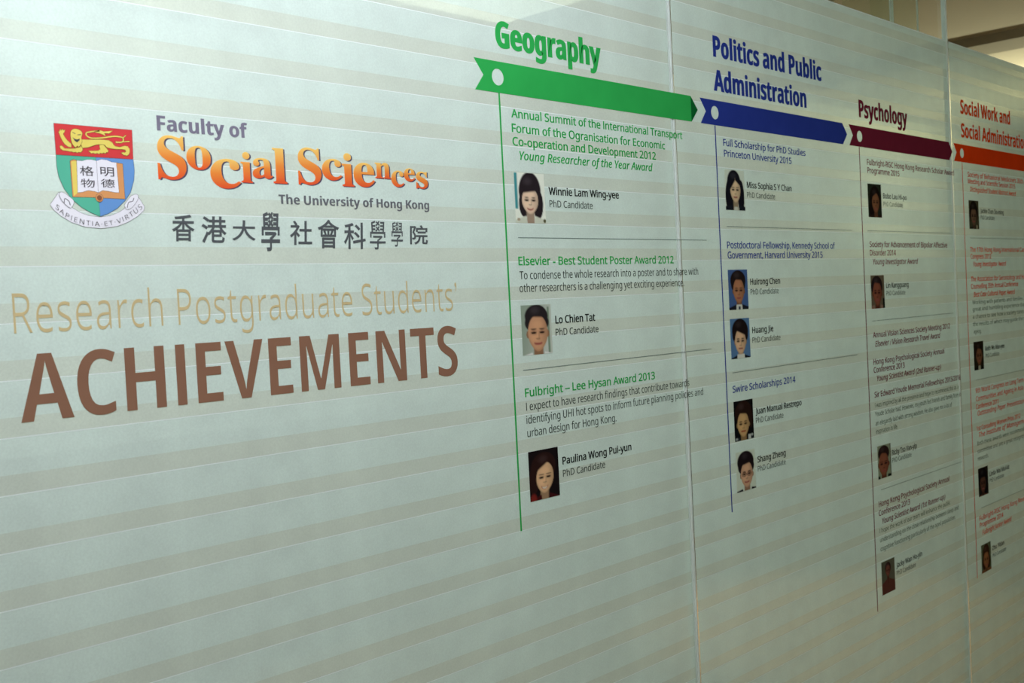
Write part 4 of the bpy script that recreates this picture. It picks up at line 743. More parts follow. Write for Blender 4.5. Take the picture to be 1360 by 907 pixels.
(98,3,579,[[269,-10,236,-7,206,2,182,18,161,37,144,58,132,82,127,82,94,0,28,0,189,760,277,760,239,580,224,514,209,460,202,436,206,436,230,464,257,490,284,512,314,530,347,542,383,545,424,540,460,524,490,499,512,464,526,418,530,363,528,315,522,268,512,223,498,180,481,140,460,104,436,71,408,44,378,20,344,4,308,-6],[262,63,288,66,312,74,335,88,356,108,375,130,392,157,406,187,418,219,428,254,434,290,438,327,440,364,436,403,426,433,410,454,386,468,355,472,333,470,310,461,288,448,265,429,244,407,224,380,206,351,190,318,178,284,168,248,162,210,160,171,163,141,171,115,185,93,204,76,230,66]]),
(55,1,572,[[136,0,429,634,44,634,44,714,523,714,523,646,233,0]]),
(66,3,600,[[41,0,192,714,377,714,438,710,490,696,532,675,564,644,582,602,589,550,584,504,570,465,545,432,512,404,474,385,428,372,428,367,459,356,486,340,510,318,528,292,540,260,543,222,539,176,527,135,508,100,481,69,448,44,410,25,368,11,320,3,269,0],[217,410,334,410,363,412,390,416,416,424,438,435,458,449,474,466,486,487,494,512,496,539,492,568,482,592,466,612,442,626,408,634,366,637,265,637],[146,76,272,76,324,80,368,93,403,114,428,143,444,179,449,222,446,252,435,280,418,303,392,322,358,332,313,336,201,336]]),
(67,3,587,[[326,-10,252,-2,190,22,140,63,102,118,80,184,72,263,74,306,78,349,87,393,98,436,114,478,132,518,154,556,180,591,210,624,242,652,278,677,318,697,361,712,408,721,458,724,522,720,580,706,632,684,596,610,536,634,512,640,486,644,458,645,410,642,367,630,328,612,294,586,264,557,238,522,216,484,198,444,184,400,175,355,169,310,167,265,172,208,188,161,214,122,248,92,292,75,342,69,369,70,396,72,422,77,500,98,500,20,422,-2,394,-6,362,-9]]),
(80,3,567,[[41,0,192,714,353,714,423,708,478,691,518,662,545,624,562,580,567,528,564,482,554,440,538,404,516,371,487,343,426,308,348,286,253,279,189,279,130,0],[205,354,267,354,326,358,378,372,420,396,451,428,470,472,476,525,472,560,461,589,442,610,416,625,382,634,341,637,265,637]]),
(57,1,572,[[192,-10,146,-8,102,0,102,75,129,68,158,64,190,62,234,64,272,72,306,85,334,102,358,123,378,148,394,176,408,206,417,240,424,275,428,312,431,350,425,350,408,328,387,309,362,292,331,278,296,270,255,267,198,274,148,292,106,324,75,366,56,420,50,483,53,530,62,574,78,612,100,645,126,673,158,695,194,711,234,721,278,724,322,720,363,708,401,690,435,662,464,628,488,586,506,535,516,476,520,409,518,358,514,308,506,258,495,210,478,164,458,122,430,85,398,52,358,26,310,6,256,-6],[274,336,304,338,332,344,357,356,378,370,397,386,412,405,422,425,429,446,431,467,429,496,424,524,414,552,401,578,384,602,363,622,338,638,310,647,278,650,239,646,206,632,176,609,154,577,142,535,137,484,140,442,152,405,170,376,197,354,232,340]]),
(79,3,721,[[337,-10,288,-7,244,2,205,17,170,38,140,64,102,120,80,188,72,267,74,328,83,386,96,442,116,495,139,544,168,588,202,628,240,661,282,688,328,709,379,721,433,725,508,716,572,692,622,650,660,594,682,525,690,444,688,383,680,325,668,269,650,216,628,168,600,124,568,86,532,53,490,26,444,6,392,-6],[340,69,378,72,414,82,447,99,477,122,504,149,527,182,548,218,564,258,578,302,587,348,593,396,595,446,590,504,575,554,550,594,516,622,476,640,427,646,388,642,352,633,319,616,288,594,261,568,237,536,216,500,199,460,185,416,175,369,169,320,167,269,172,211,188,162,213,122,248,92,290,75]]),
(122,1,470,[[39,0,39,58,327,468,56,468,56,536,424,536,424,470,140,68,431,68,431,0]]),
(77,3,841,[[40,0,191,714,317,714,386,131,390,131,707,714,844,714,696,0,606,0,696,424,722,542,744,627,742,627,398,0,327,0,251,626,247,626,240,572,230,502,215,429,124,0]]),
(109,3,875,[[28,0,142,536,214,536,203,437,208,437,250,487,268,503,286,517,307,529,330,538,354,544,380,546,414,542,442,532,465,514,482,491,494,462,501,427,505,427,519,446,535,466,552,484,572,501,592,516,614,528,638,538,662,544,689,546,727,542,759,531,785,512,804,486,815,454,819,414,816,370,808,326,739,0,650,0,722,336,729,375,731,406,729,424,724,440,714,454,702,464,684,470,663,472,641,470,618,462,594,448,570,429,548,404,526,374,507,336,491,292,478,242,427,0,339,0,410,336,419,402,418,422,412,440,404,454,392,464,375,470,354,472,332,470,309,462,285,448,261,430,238,404,216,372,196,333,179,286,165,231,116,0]]),
(70,3,477,[[41,0,192,714,554,714,538,635,264,635,211,381,467,381,450,302,194,302,130,0]]),
(74,3,273,[[-80,-190,-110,-188,-136,-184,-156,-178,-153,-101,-120,-108,-82,-111,-54,-108,-28,-98,-4,-83,16,-60,32,-30,43,9,193,714,282,714,131,-1,112,-62,87,-110,54,-146,16,-170,-30,-185]]),
(83,0,581,[[64,-16,64,235,93,235,112,168,136,115,166,74,202,45,244,28,293,22,328,26,358,36,382,54,400,76,412,103,415,133,406,174,380,209,335,238,242,284,189,314,146,344,114,376,92,411,78,450,74,494,77,533,86,568,100,600,120,627,144,650,172,669,203,683,238,691,275,694,296,693,318,691,342,687,420,667,434,664,446,662,461,666,472,676,477,694,505,694,505,475,480,475,469,511,454,544,437,573,416,599,394,621,370,638,344,652,316,660,289,662,258,659,230,650,208,635,192,616,182,592,178,566,181,542,190,520,204,501,224,484,250,467,281,451,377,406,414,387,446,368,472,347,493,326,510,304,521,280,529,255,534,228,535,198,532,157,522,120,504,86,482,56,452,32,418,12,378,-3,334,-12,286,-15,236,-12,187,1,146,14,126,18,116,17,108,14,103,10,98,4,94,-4,91,-16]]),
(111,0,501,[[251,-15,208,-12,170,-1,134,17,104,41,77,70,56,104,40,143,31,184,28,229,31,274,40,317,56,356,77,390,104,419,134,442,170,460,208,470,250,474,292,470,330,460,365,443,396,420,422,391,444,357,460,318,469,276,472,229,469,183,460,140,444,102,422,68,396,40,366,16,331,-1,292,-12],[251,17,276,22,296,36,311,58,316,74,320,95,324,121,327,229,325,307,319,365,309,403,294,426,275,440,251,445,225,440,205,426,191,403,182,364,176,307,174,230,178,122,181,95,186,74,191,58,206,35,226,22]]),
(99,0,437,[[232,-15,195,-12,161,-1,129,16,100,39,76,68,56,101,41,138,32,179,29,223,32,270,42,313,60,352,82,388,110,418,142,442,179,460,218,472,260,475,304,472,342,461,372,444,395,422,408,395,413,365,411,348,406,333,396,320,384,312,370,306,352,304,330,307,314,315,302,329,294,348,292,373,293,389,294,404,290,425,276,438,252,442,222,436,198,416,180,384,170,338,167,279,171,212,184,157,204,114,232,82,265,64,304,57,338,62,372,79,404,107,424,90,392,52,358,23,319,2,277,-11]]),
(105,0,295,[[150,539,130,542,112,548,96,560,84,576,78,594,75,614,78,634,84,652,96,668,112,680,130,688,150,690,170,688,188,680,204,668,216,652,222,634,225,614,222,594,215,576,203,560,188,548,170,542],[27,0,27,24,45,26,58,31,68,38,74,48,77,64,78,83,78,375,77,397,74,413,70,424,62,431,48,435,30,437,31,462,221,462,221,83,222,64,225,50,230,39,238,32,251,26,268,24,268,0]]),
(97,0,512,[[379,-15,352,-12,330,-4,314,9,303,28,298,52,250,16,198,-6,142,-13,110,-10,82,0,60,17,44,39,34,64,30,94,37,136,58,172,94,202,146,230,212,257,296,283,296,359,294,384,288,405,278,420,264,432,244,438,220,440,184,436,162,426,155,408,169,382,177,369,182,356,183,344,181,327,174,312,164,300,150,292,134,286,115,284,96,286,80,292,66,302,57,316,51,332,49,352,52,374,60,396,74,414,92,432,114,446,141,458,171,467,204,472,241,474,306,470,356,456,392,435,416,404,431,364,436,313,436,93,439,59,442,54,446,52,453,51,460,52,468,56,477,62,490,41,456,10,419,-9],[225,50,235,51,246,55,259,61,272,70,284,80,296,94,296,252,253,238,219,218,195,193,181,162,176,125,182,84,198,58]]),
(108,0,297,[[27,0,27,24,45,26,58,31,68,38,74,48,77,64,78,83,78,592,77,612,74,628,70,639,62,647,48,652,30,654,30,678,221,678,221,83,222,64,225,50,230,39,238,32,251,26,268,24,268,0]]),
(101,0,448,[[229,-15,192,-12,158,-2,126,16,98,38,74,68,55,102,40,142,32,186,29,234,32,279,41,320,56,358,76,392,100,420,130,443,162,460,196,470,234,474,288,468,333,448,370,417,398,374,416,321,421,258,421,247,174,247,180,181,194,129,219,92,254,70,297,63,335,70,370,92,402,128,424,108,393,64,358,30,319,4,276,-10],[173,286,300,286,300,320,298,358,294,389,288,412,276,429,261,438,240,442,216,436,197,420,184,392,176,353,173,303]]),
(110,0,567,[[27,0,27,24,44,26,58,30,67,38,73,49,77,64,78,83,78,377,77,396,74,411,68,422,59,430,46,436,28,438,28,462,220,462,220,398,260,440,308,466,362,474,409,468,445,448,471,417,487,372,492,315,492,83,493,64,496,50,502,38,511,31,524,26,541,24,541,0,301,0,301,24,308,24,332,30,346,50,350,83,350,323,349,348,346,368,341,384,332,395,320,402,302,404,272,398,244,380,220,350,220,83,221,64,224,50,230,38,238,31,251,26,268,24,268,0]]),
(115,0,429,[[225,-15,196,-12,164,-4,129,9,109,13,94,10,84,2,76,-13,53,-13,53,157,79,157,91,118,108,85,129,58,154,38,180,26,209,22,232,24,251,30,266,40,277,52,284,68,286,87,280,114,262,136,232,156,159,193,127,211,101,231,81,252,66,275,58,300,55,328,60,368,74,402,96,433,128,456,166,470,210,475,247,470,296,458,307,456,317,454,328,456,336,464,343,475,363,475,363,330,340,330,328,363,312,390,292,412,270,428,247,438,222,441,202,440,186,434,173,426,164,414,158,401,156,386,158,371,163,358,172,346,184,336,199,325,218,315,285,282,316,264,341,246,360,226,372,202,380,174,383,141,378,96,364,58,340,27,308,4,270,-10]]),
(39321,4,1000,[[279,110,733,110,733,16,279,16],[279,166,279,255,733,255,733,166],[205,316,205,-80,279,-80,279,-44,733,-44,733,-78,810,-78,810,316],[778,833,598,798,372,773,138,757,146,737,153,714,157,693,256,698,358,705,460,714,460,610,57,610,57,542,380,542,322,487,256,436,185,390,111,351,37,321,55,302,73,280,87,260,168,298,250,347,327,404,398,469,460,538,460,343,538,343,538,537,602,472,674,411,754,356,835,309,916,272,930,292,947,314,965,332,842,385,723,458,620,542,944,542,944,610,538,610,538,722,646,736,746,754,835,773]]),
(28207,4,1000,[[86,777,150,742,210,702,256,663,300,725,253,762,192,800,129,831],[35,507,99,475,160,438,207,402,250,463,202,498,140,534,77,563],[493,305,729,305,729,201,493,201],[713,839,713,720,518,720,518,839,445,839,445,720,310,720,310,652,445,652,445,536,268,536,268,467,448,467,399,390,339,320,273,265,225,301,172,184,114,72,62,-21,128,-67,177,26,226,129,273,231,304,194,345,226,385,264,423,307,423,37,427,-7,441,-38,466,-57,506,-67,561,-70,785,-70,832,-66,866,-51,888,-24,901,20,909,82,887,88,864,98,844,109,840,60,834,28,822,8,806,-2,780,-4,565,-4,534,-3,513,0,500,8,494,20,493,38,493,141,797,141,797,328,838,280,882,238,928,204,942,224,962,246,980,263,906,315,840,386,787,467,965,467,965,536,787,536,787,652,937,652,937,720,787,720,787,839],[466,365,487,398,506,432,523,467,713,467,730,432,749,398,770,365],[518,652,713,652,713,536,518,536]]),
(22823,4,1000,[[461,839,460,754,456,656,446,553,62,553,62,476,433,476,401,362,350,252,277,149,176,58,43,-16,64,-35,84,-57,100,-78,230,-2,332,90,409,193,464,304,501,419,554,288,620,172,700,71,794,-13,902,-78,918,-54,938,-29,958,-8,849,52,756,134,676,234,612,348,563,476,942,476,942,553,526,553,536,656,540,752,542,839]]),
(23416,4,1000,[[473,223,473,180,53,180,53,116,473,116,473,2,472,-8,466,-13,453,-15,318,-14,328,-34,338,-56,344,-77,414,-77,468,-75,506,-68,530,-54,542,-32,546,0,546,116,948,116,948,180,546,180,546,197,626,233,704,275,772,321,728,360,712,356,239,356,239,299,632,299,581,270,526,244],[135,782,155,482,75,482,75,299,147,299,147,424,854,424,854,299,929,299,929,482,850,482,859,582,867,694,873,802,639,802,639,750,799,750,796,696,644,696,644,644,792,644,788,589,639,589,639,538,784,538,778,482,225,482,222,538,362,538,362,589,219,589,215,644,357,644,357,696,212,696,209,747,262,757,316,770,364,785,330,831,270,814,200,796],[386,618,459,577,428,556,396,538,364,522,406,482,439,502,472,524,505,548,533,528,558,508,578,490,618,527,598,544,573,563,545,582,567,603,586,624,604,646,551,662,536,644,520,626,501,610,424,650],[389,785,460,749,431,730,401,712,371,696,386,685,402,672,414,660,444,678,476,698,506,721,533,703,556,686,576,669,615,706,546,755,566,774,584,795,601,816,548,831,534,814,501,781,427,819]]),
(31038,4,1000,[[159,808,196,764,229,716,253,674,314,712,288,753,254,798,216,841],[53,668,53,599,318,599,274,525,219,454,158,390,94,334,27,288,39,268,51,240,60,215,107,248,154,288,200,331,200,-79,273,-79,273,353,312,308,350,264,378,228,425,290,286,428,334,496,377,568,412,642,371,671,358,668],[649,843,649,526,430,526,430,454,649,454,649,33,383,33,383,-41,960,-41,960,33,725,33,725,454,938,454,938,526,725,526,725,843]]),
(26371,4,1000,[[163,553,163,300,837,300,837,553],[288,471,312,432,332,392,345,355,402,376,388,412,368,452,343,490],[649,494,633,454,612,412,592,373,645,355,690,430,713,473],[228,501,465,501,465,351,228,351],[529,501,769,501,769,351,529,351],[493,844,427,775,344,714,250,662,146,619,38,585,53,567,69,545,81,526,165,556,248,590,327,630,327,604,676,604,676,635,757,594,840,560,923,533,937,553,954,574,972,592,876,619,781,655,691,698,610,748,545,801,559,819],[375,658,421,689,464,722,504,758,544,723,589,690,637,658],[296,77,712,77,712,8,296,8],[296,131,296,198,712,198,712,131],[222,252,222,-79,296,-79,296,-45,712,-45,712,-76,788,-76,788,252]]),
(31185,4,1000,[[503,727,564,681,621,631,663,585,715,633,671,679,613,728,551,771],[463,466,530,419,592,367,640,319,690,368,642,416,578,466,510,510],[372,826,281,794,169,766,53,745,62,726,69,706,74,687,212,709,212,558,43,558,43,488,202,488,154,370,93,260,28,172,42,151,56,126,67,103,118,176,168,266,212,365,212,-78,286,-78,286,387,322,334,356,280,379,238,425,296,386,346,330,416,286,469,286,488,434,488,434,558,286,558,286,725,334,738,378,752,418,766],[422,190,433,118,762,172,762,-78,836,-78,836,185,965,206,954,275,836,256,836,841,762,841,762,244]]),
(38498,4,1000,[[465,537,465,471,868,471,868,537],[388,357,388,289,528,289,516,202,492,129,452,68,390,19,301,-19,318,-37,334,-58,345,-79,443,-33,512,26,558,100,586,187,600,289,706,289,706,26,708,-12,716,-38,732,-56,756,-65,792,-68,882,-68,914,-64,936,-48,952,-18,962,29,967,96,945,103,922,113,903,125,900,42,891,6,874,-2,803,-2,786,0,779,8,777,27,777,289,955,289,955,357],[586,826,606,790,624,752,640,716,384,716,384,539,455,539,455,650,877,650,877,539,949,539,949,716,700,716,719,723,702,762,680,806,654,848],[79,799,79,-78,147,-78,147,731,279,731,256,658,228,580,199,505,236,458,262,414,278,374,288,336,290,301,288,272,281,247,268,231,259,226,237,222,179,223,188,202,195,178,198,157,220,156,244,157,265,159,285,162,302,168,317,177,340,204,353,244,357,294,354,333,346,374,330,418,304,464,267,513,302,598,336,687,367,773,318,802,307,799]]),
(26684,4,1000,[[575,667,794,667,760,606,720,548,675,496,630,546,594,597,563,648],[202,840,202,626,52,626,52,555,193,555,152,414,94,280,28,175,42,155,56,131,67,109,116,188,162,287,202,397,202,-79,273,-79,273,425,355,299,400,356,365,401,314,464,273,511,273,555,387,555,363,535,383,520,404,500,422,484,456,516,489,552,521,590,550,543,586,496,626,450,536,384,440,330,341,291,357,272,372,250,384,230,462,262,462,-81,532,-81,532,-37,811,-37,811,-77,884,-77,884,270,930,252,944,274,960,296,977,315,883,350,800,396,726,449,792,527,846,615,889,713,842,735,828,732,612,732,628,762,642,792,654,822,582,841,535,741,474,649,403,570,403,626,273,626,273,840],[532,29,532,222,811,222,811,29],[511,287,568,320,624,358,676,401,728,360,784,321,847,287]]),
(29289,4,1000,[[534,840,511,750,482,664,446,586,404,514,357,454,377,441,398,426,415,411,457,466,496,531,530,602,616,602,584,506,542,412,492,324,436,249,375,189,396,176,416,160,434,145,498,213,555,298,606,394,648,498,681,602,763,602,725,452,674,308,608,178,530,68,438,-18,460,-31,482,-47,501,-63,594,32,674,152,740,292,791,444,829,602,876,602,864,392,850,234,836,124,820,54,802,18,791,8,779,4,764,2,660,7,670,-17,678,-44,681,-68,724,-70,764,-70,795,-68,822,-62,844,-50,865,-28,887,16,906,95,922,218,936,395,949,634,951,672,558,672,574,722,590,774,603,827],[98,782,83,660,60,544,29,448,48,438,70,426,86,414,102,458,117,508,130,563,222,563,222,337,35,285,55,213,222,265,222,-80,292,-80,292,287,418,327,408,393,292,358,292,563,395,563,395,635,292,635,292,839,222,839,222,635,144,635,163,772]]),
(26126,4,1000,[[338,451,338,252,151,252,151,451],[338,519,151,519,151,710,338,710],[80,779,80,88,151,88,151,182,408,182,408,779],[854,727,854,554,574,554,574,727],[501,797,501,441,498,344,484,243,454,144,398,49,314,-35,333,-50,354,-69,369,-87,430,-30,478,32,514,100,540,170,558,241,854,241,854,19,852,5,844,-3,829,-5,798,-6,746,-6,684,-4,695,-28,705,-54,711,-78,788,-77,844,-73,885,-64,910,-48,924,-20,928,19,928,797],[854,486,854,309,568,309,572,354,574,398,574,486]]),
(24503,4,1000,[[318,309,318,247,961,247,961,309],[569,220,596,176,622,131,641,92,700,117,679,154,652,198,625,240],[466,170,466,18,469,-16,479,-41,498,-56,528,-64,571,-67,719,-67,754,-64,780,-51,796,-28,808,10,814,64,793,70,772,78,754,88,752,46,747,18,740,2,728,-5,712,-7,578,-7,549,-5,536,2,533,19,533,170],[367,176,345,111,314,46,278,-11,337,-44,373,16,402,86,426,153],[803,163,842,96,878,28,902,-33,963,-6,936,53,900,121,860,186],[748,567,855,567,855,431,748,431],[588,567,693,567,693,431,588,431],[432,567,533,567,533,431,432,431],[243,840,184,764,110,686,34,620,48,602,62,580,73,560,156,636,239,723,311,811],[605,843,597,758,327,758,327,696,589,696,577,624,371,624,371,374,919,374,919,624,648,624,661,696,956,696,956,758,672,758,684,839],[261,623,194,510,114,403,28,314,44,292,61,267,74,246,108,281,142,320,175,361,175,-80,246,-80,246,459,276,506,304,552,329,599]]),
(78,1,760,[[97,0,97,714,201,714,582,123,586,123,584,171,580,241,579,311,579,714,663,714,663,0,558,0,176,593,172,593,177,506,180,399,180,0]]),
(183,1,260,[[130,405,100,397,78,375,70,345,78,315,100,293,130,285,160,293,182,315,190,345,182,375,160,397]]),
]
GLY = {}
def unpack_glyphs():
    faces = (SERIF, SANS, BOLD, ITAL, HAN)
    for num, face, adv, outs in GLYPH_OUTLINES:
        polys = [np.array(q, float).reshape(-1, 2) / 1000.0 for q in outs]
        GLY[(chr(num), faces[face])] = (np.vstack(polys), normals(polys), fill(polys), adv / 1000.0)
unpack_glyphs()
def plain_stem():
    for face in (SANS, BOLD, ITAL):      # the capital I of this face is a plain stem, like its small l
        if ('l', face) in GLY and ('I', face) in GLY:
            p, n, t, adv = GLY[('l', face)]; p = p.copy(); p[:, 1] *= 0.714 / 0.760
            GLY[('I', face)] = (p, n, t, adv)
plain_stem()
def glyph(ch, face):
    return (None, None, None, 0.26) if ch == ' ' else GLY[(ch, face)]
CAPS = {}
def cap_h(face):
    if face not in CAPS:
        p = glyph('H', face)[0]; CAPS[face] = float(p[:, 1].max() - p[:, 1].min())
    return CAPS[face]
def letters(text, face, cap, width, ox, oy, shear=0.0, track=0.0):
    """list of (char, points Nx2 in metres, triangles); ox, oy = weight added in cap heights; width in metres"""
    s = cap / cap_h(face)
    x = 0; raw = []
    for ch in text:
        f = face
        p, n, t, adv = glyph(ch, f)
        raw.append((ch, p, n, t, x)); x += adv + track
    xs = [a[1][:, 0] + a[4] for a in raw if a[1] is not None]
    lo = min(v.min() for v in xs); hi = max(v.max() for v in xs)
    kx = (width - 2 * ox * cap) / (hi - lo) if width else s
    out = []
    for ch, p, n, t, px in raw:
        if p is None: continue
        q = np.empty_like(p)
        q[:, 0] = (p[:, 0] + px - lo) * kx + ox * cap + n[:, 0] * ox * cap
        q[:, 1] = p[:, 1] * s + n[:, 1] * oy * cap
        if shear and (ch.isdigit() or not ch.isalpha()): q[:, 0] += q[:, 1] * shear
        out.append((ch, q, t))
    return out
def flat_mesh(name, parts):
    v, f = [], []
    for q, t in parts:
        n = len(v); v += [(float(a), 0.0, float(b)) for a, b in q]
        f += [tuple(i + n for i in tr) for tr in t]
    return mesh(name, v, f)
def set_print(me, cols):
    ca = me.color_attributes.new('print', 'FLOAT_COLOR', 'POINT')
    ca.data.foreach_set('color', np.asarray(cols, 'f').ravel())

INK = {'g': srgb(52, 176, 84), 'b': srgb(46, 64, 148), 'p': srgb(118, 38, 56), 'o': srgb(235, 72, 22)}
def ink(name, col, noise=0.05): return sheet(name, col, 0.0, 0.25, noise)
K_DARK = ink('black_print_ink', srgb(36, 40, 38)); K_GREY = ink('dark_grey_print_ink', srgb(66, 74, 68))
K_SMALL = ink('grey_green_small_ink', srgb(78, 92, 72))
STY = {  # face, cap height, ox, oy, material, split into letters
 'facu': (BOLD, .0178, .026, .004, ink('grey_violet_ink', srgb(128, 126, 140)), True),
 'univ': (BOLD, .0120, .020, .0, ink('mid_grey_ink', srgb(112, 116, 118)), False),
 'thin': (SANS, .0436, -.016, -.007, ink('tan_ink', srgb(208, 192, 142)), True),
 'achi': (BOLD, .0752, -.002, -.016, ink('brown_ink', srgb(146, 110, 86)), True),
 'tg': (BOLD, .0405, .050, .018, ink('green_ink', INK['g']), True),
 'tb': (BOLD, .0405, .040, .014, ink('blue_ink', INK['b']), True),
 'tp': (BOLD, .0405, .040, .014, ink('maroon_ink', INK['p']), True),
 'to': (BOLD, .0385, .036, .012, ink('orange_ink', INK['o']), True),
}
for k in 'gbpo':
    m = MATS[{'g': 'green_ink', 'b': 'blue_ink', 'p': 'maroon_ink', 'o': 'orange_ink'}[k]]
    STY['a' + k] = (SANS, .0133, .040, .020, m, False)
    STY['a' + k + 'i'] = (ITAL, .0133, .036, .018, m, False)
STY['name'] = (SANS, .0122, .048, .026, K_DARK, False)
STY['role'] = (SANS, .0112, .018, .006, K_GREY, False)
STY['body'] = (SANS, .0128, .010, .0, K_GREY, False)
STY['bodg'] = (SANS, .0112, .012, .004, K_SMALL, False)
Y_PRINT = -0.00078
CATS = {'logo_title': 'lettering', 'wall_title': 'lettering', 'column_heading': 'heading', 'award_heading': 'award text', 'name_caption': 'caption', 'description_text': 'small print'}
for kind, label, rows in BLOCKS:
    x0, z0 = rows[0][2], rows[-1][3]
    t = thing(kind, label, CATS[kind], (x0, Y_PRINT, z0))
    for text, sty, x, z, w in rows:
        face, cap, ox, oy, mat, split = STY[sty]
        ls = letters(text, face, cap, w, ox, oy, 0.2 if sty.endswith('i') and sty[0] == 'a' else 0.0)
        if split:
            for ch, q, tr in ls:
                c = q.mean(0)
                link('letter', flat_mesh('letter', [(q - c, tr)]), mat, t, (x - x0 + c[0], 0, z - z0 + c[1]))
        else:
            link('text_line', flat_mesh('text_line', [(q, tr) for _, q, tr in ls]), mat, t, (x - x0, 0, z - z0))

# the two-word orange logo lettering, each letter of its own size, with a dark drop edge
def boxed_letter(ch, face, x0, x1, z0, z1, grow=0.0):
    p, n, t, _ = glyph(ch, face)
    q = p + n * grow
    lo, hi = q.min(0), q.max(0)
    q = (q - lo) / (hi - lo) * np.array([x1 - x0, z1 - z0]) + np.array([x0, z0])
    return q, t
M_LOGO = sheet('orange_yellow_ink', 'logo', 0.0, 0.25, 0.03)
M_SHADOWINK = ink('slate_drop_ink', srgb(92, 88, 104))
for wi, (sl, lab) in enumerate(((slice(0, 6), 'large wavy orange serif word Social beside the crest'), (slice(6, 14), 'large wavy orange serif word Sciences at the right of the logo'))):
    L = LOGO_LETTERS[sl]
    t = thing('logo_word', lab, 'lettering', (L[0][1], Y_PRINT, L[0][3]))
    for ch, x0, x1, z0, z1 in L:
        q, tr = boxed_letter(ch, SERIF, x0, x1, z0, z1, 0.006)
        c = np.array([x0, z0])
        me = flat_mesh('letter', [(q - c, tr)])
        k = (q[:, 1] - z0) / (z1 - z0)
        set_print(me, np.stack([k, k, k, np.ones_like(k)], 1))
        lo = link('letter', me, M_LOGO, t, (x0 - L[0][1], 0, z0 - L[0][3]))
        link('drop_edge', flat_mesh('drop_edge', [(q - c, tr)]), M_SHADOWINK, lo, (0.0021, 0.00007, -0.0010))
t = thing('chinese_lettering', 'dark grey row of ten Chinese characters under the orange words', 'lettering', (HAN_LETTERS[0][1], Y_PRINT, HAN_LETTERS[0][3]))
for i, (ch, x0, x1, z0, z1) in enumerate(HAN_LETTERS):
    q, tr = boxed_letter(ch, HAN, x0, x1, z0, z1, 0.014 if i not in (7, 8) else 0.004)
    c = np.array([x0, z0]); q = q - c
    q[:, 0] += (q[:, 1] - (z1 - z0) / 2) * 0.06
    link('character', flat_mesh('character', [(q, tr)]), ink('charcoal_brush_ink', srgb(92, 98, 98)), t, (x0 - HAN_LETTERS[0][1], 0, z0 - HAN_LETTERS[0][3]))

# ------------------------------------------------------------------ arrows, upright lines, dividers
def ngon_mesh(name, pts):
    return mesh(name, [(a, 0, b) for a, b in pts], [tuple(range(len(pts)))])
def arrow_mesh(x, z, w, tip, hx, hr):
    """ribbon arrow with a notch at the left, a point at the right and a round hole; split in two halves round the hole"""
    zt, zb, zm = z + .0245, z - .0245, z
    N = 20
    top = [(hx + hr * math.cos(math.pi - math.pi * i / N), zm + hr * math.sin(math.pi - math.pi * i / N)) for i in range(N + 1)]
    bot = [(a, 2 * zm - b) for a, b in top]
    v = [(x + .0195, zm)] + top + [(x + w, zm), (x + w, zt), (x, zt)]
    v2 = [(x + .0195, zm)] + bot + [(x + w, zm), (x + w, zb), (x, zb)]
    tris = []
    polys = []
    for p in (v, v2):
        a = np.array(p); polys.append((a, fill([a])))
    body = flat_mesh('ribbon', polys)
    tipm = ngon_mesh('arrow_tip', [(x + w, zb), (x + w + tip, zm), (x + w, zt)])
    return body, tipm
ARROWS = [('green', 1.1987, .5800, 1.2500, 'long green arrow ribbon with a round hole, under the Geography heading', 'dark_green_ink', srgb(20, 104, 48), 'green_ink'),
          ('blue', 1.8092, .5822, 1.8603, 'blue arrow ribbon with a round hole, under the Politics heading', None, None, 'blue_ink'),
          ('maroon', 2.4228, .5800, 2.4765, 'maroon arrow ribbon with a round hole, under the Psychology heading', None, None, 'maroon_ink'),
          ('orange', 3.0345, .5810, 3.0916, 'orange arrow ribbon cut by the right picture edge', None, None, 'orange_ink')]
SP = [(1.2512, 1.7830, 1.0914, .0036), (1.8588, 1.7823, 1.0171, .0036), (2.4722, 1.7823, .6708, .0036), (3.0902, 1.7823, .6183, .0036)]
lablines = ['green upright line running down from the green arrow', 'navy upright line running down from the blue arrow', 'maroon upright line running down from the maroon arrow', 'orange-brown upright line running down from the orange arrow']
for i, (cn, x, w, hx, lab, dn, dc, mn) in enumerate(ARROWS):
    t = thing('arrow_ribbon', lab, 'arrow', (x, Y_PRINT, 1.8073))
    b, tip = arrow_mesh(0, 0, w, .0225, hx - x, .0130)
    link('ribbon', b, MATS[mn], t)
    tp = link('arrow_tip', tip, ink(dn, dc) if dn else MATS[mn], t)
    if dn: tp['label'] = 'darker green folded tip'
    sx, zt, zb, sw = SP[i]
    tag(link('upright_line', mesh('upright_line', [(-sw / 2, 0, 0), (sw / 2, 0, 0), (sw / 2, 0, zt - zb), (-sw / 2, 0, zt - zb)], [(0, 1, 2, 3)]), MATS[mn], None, (sx, Y_PRINT, zb)), lablines[i], 'line')
M_DIV = ink('divider_grey_ink', srgb(118, 134, 128))
for lab, x, z, w in DIVIDERS:
    if x > 3.05: w = .53
    tag(link('divider_line', mesh('divider_line', [(0, 0, -.0006), (w, 0, -.0006), (w, 0, .0006), (0, 0, .0006)], [(0, 1, 2, 3)]), M_DIV, None, (x, Y_PRINT, z)), lab, 'divider', 'grey dividers between awards')

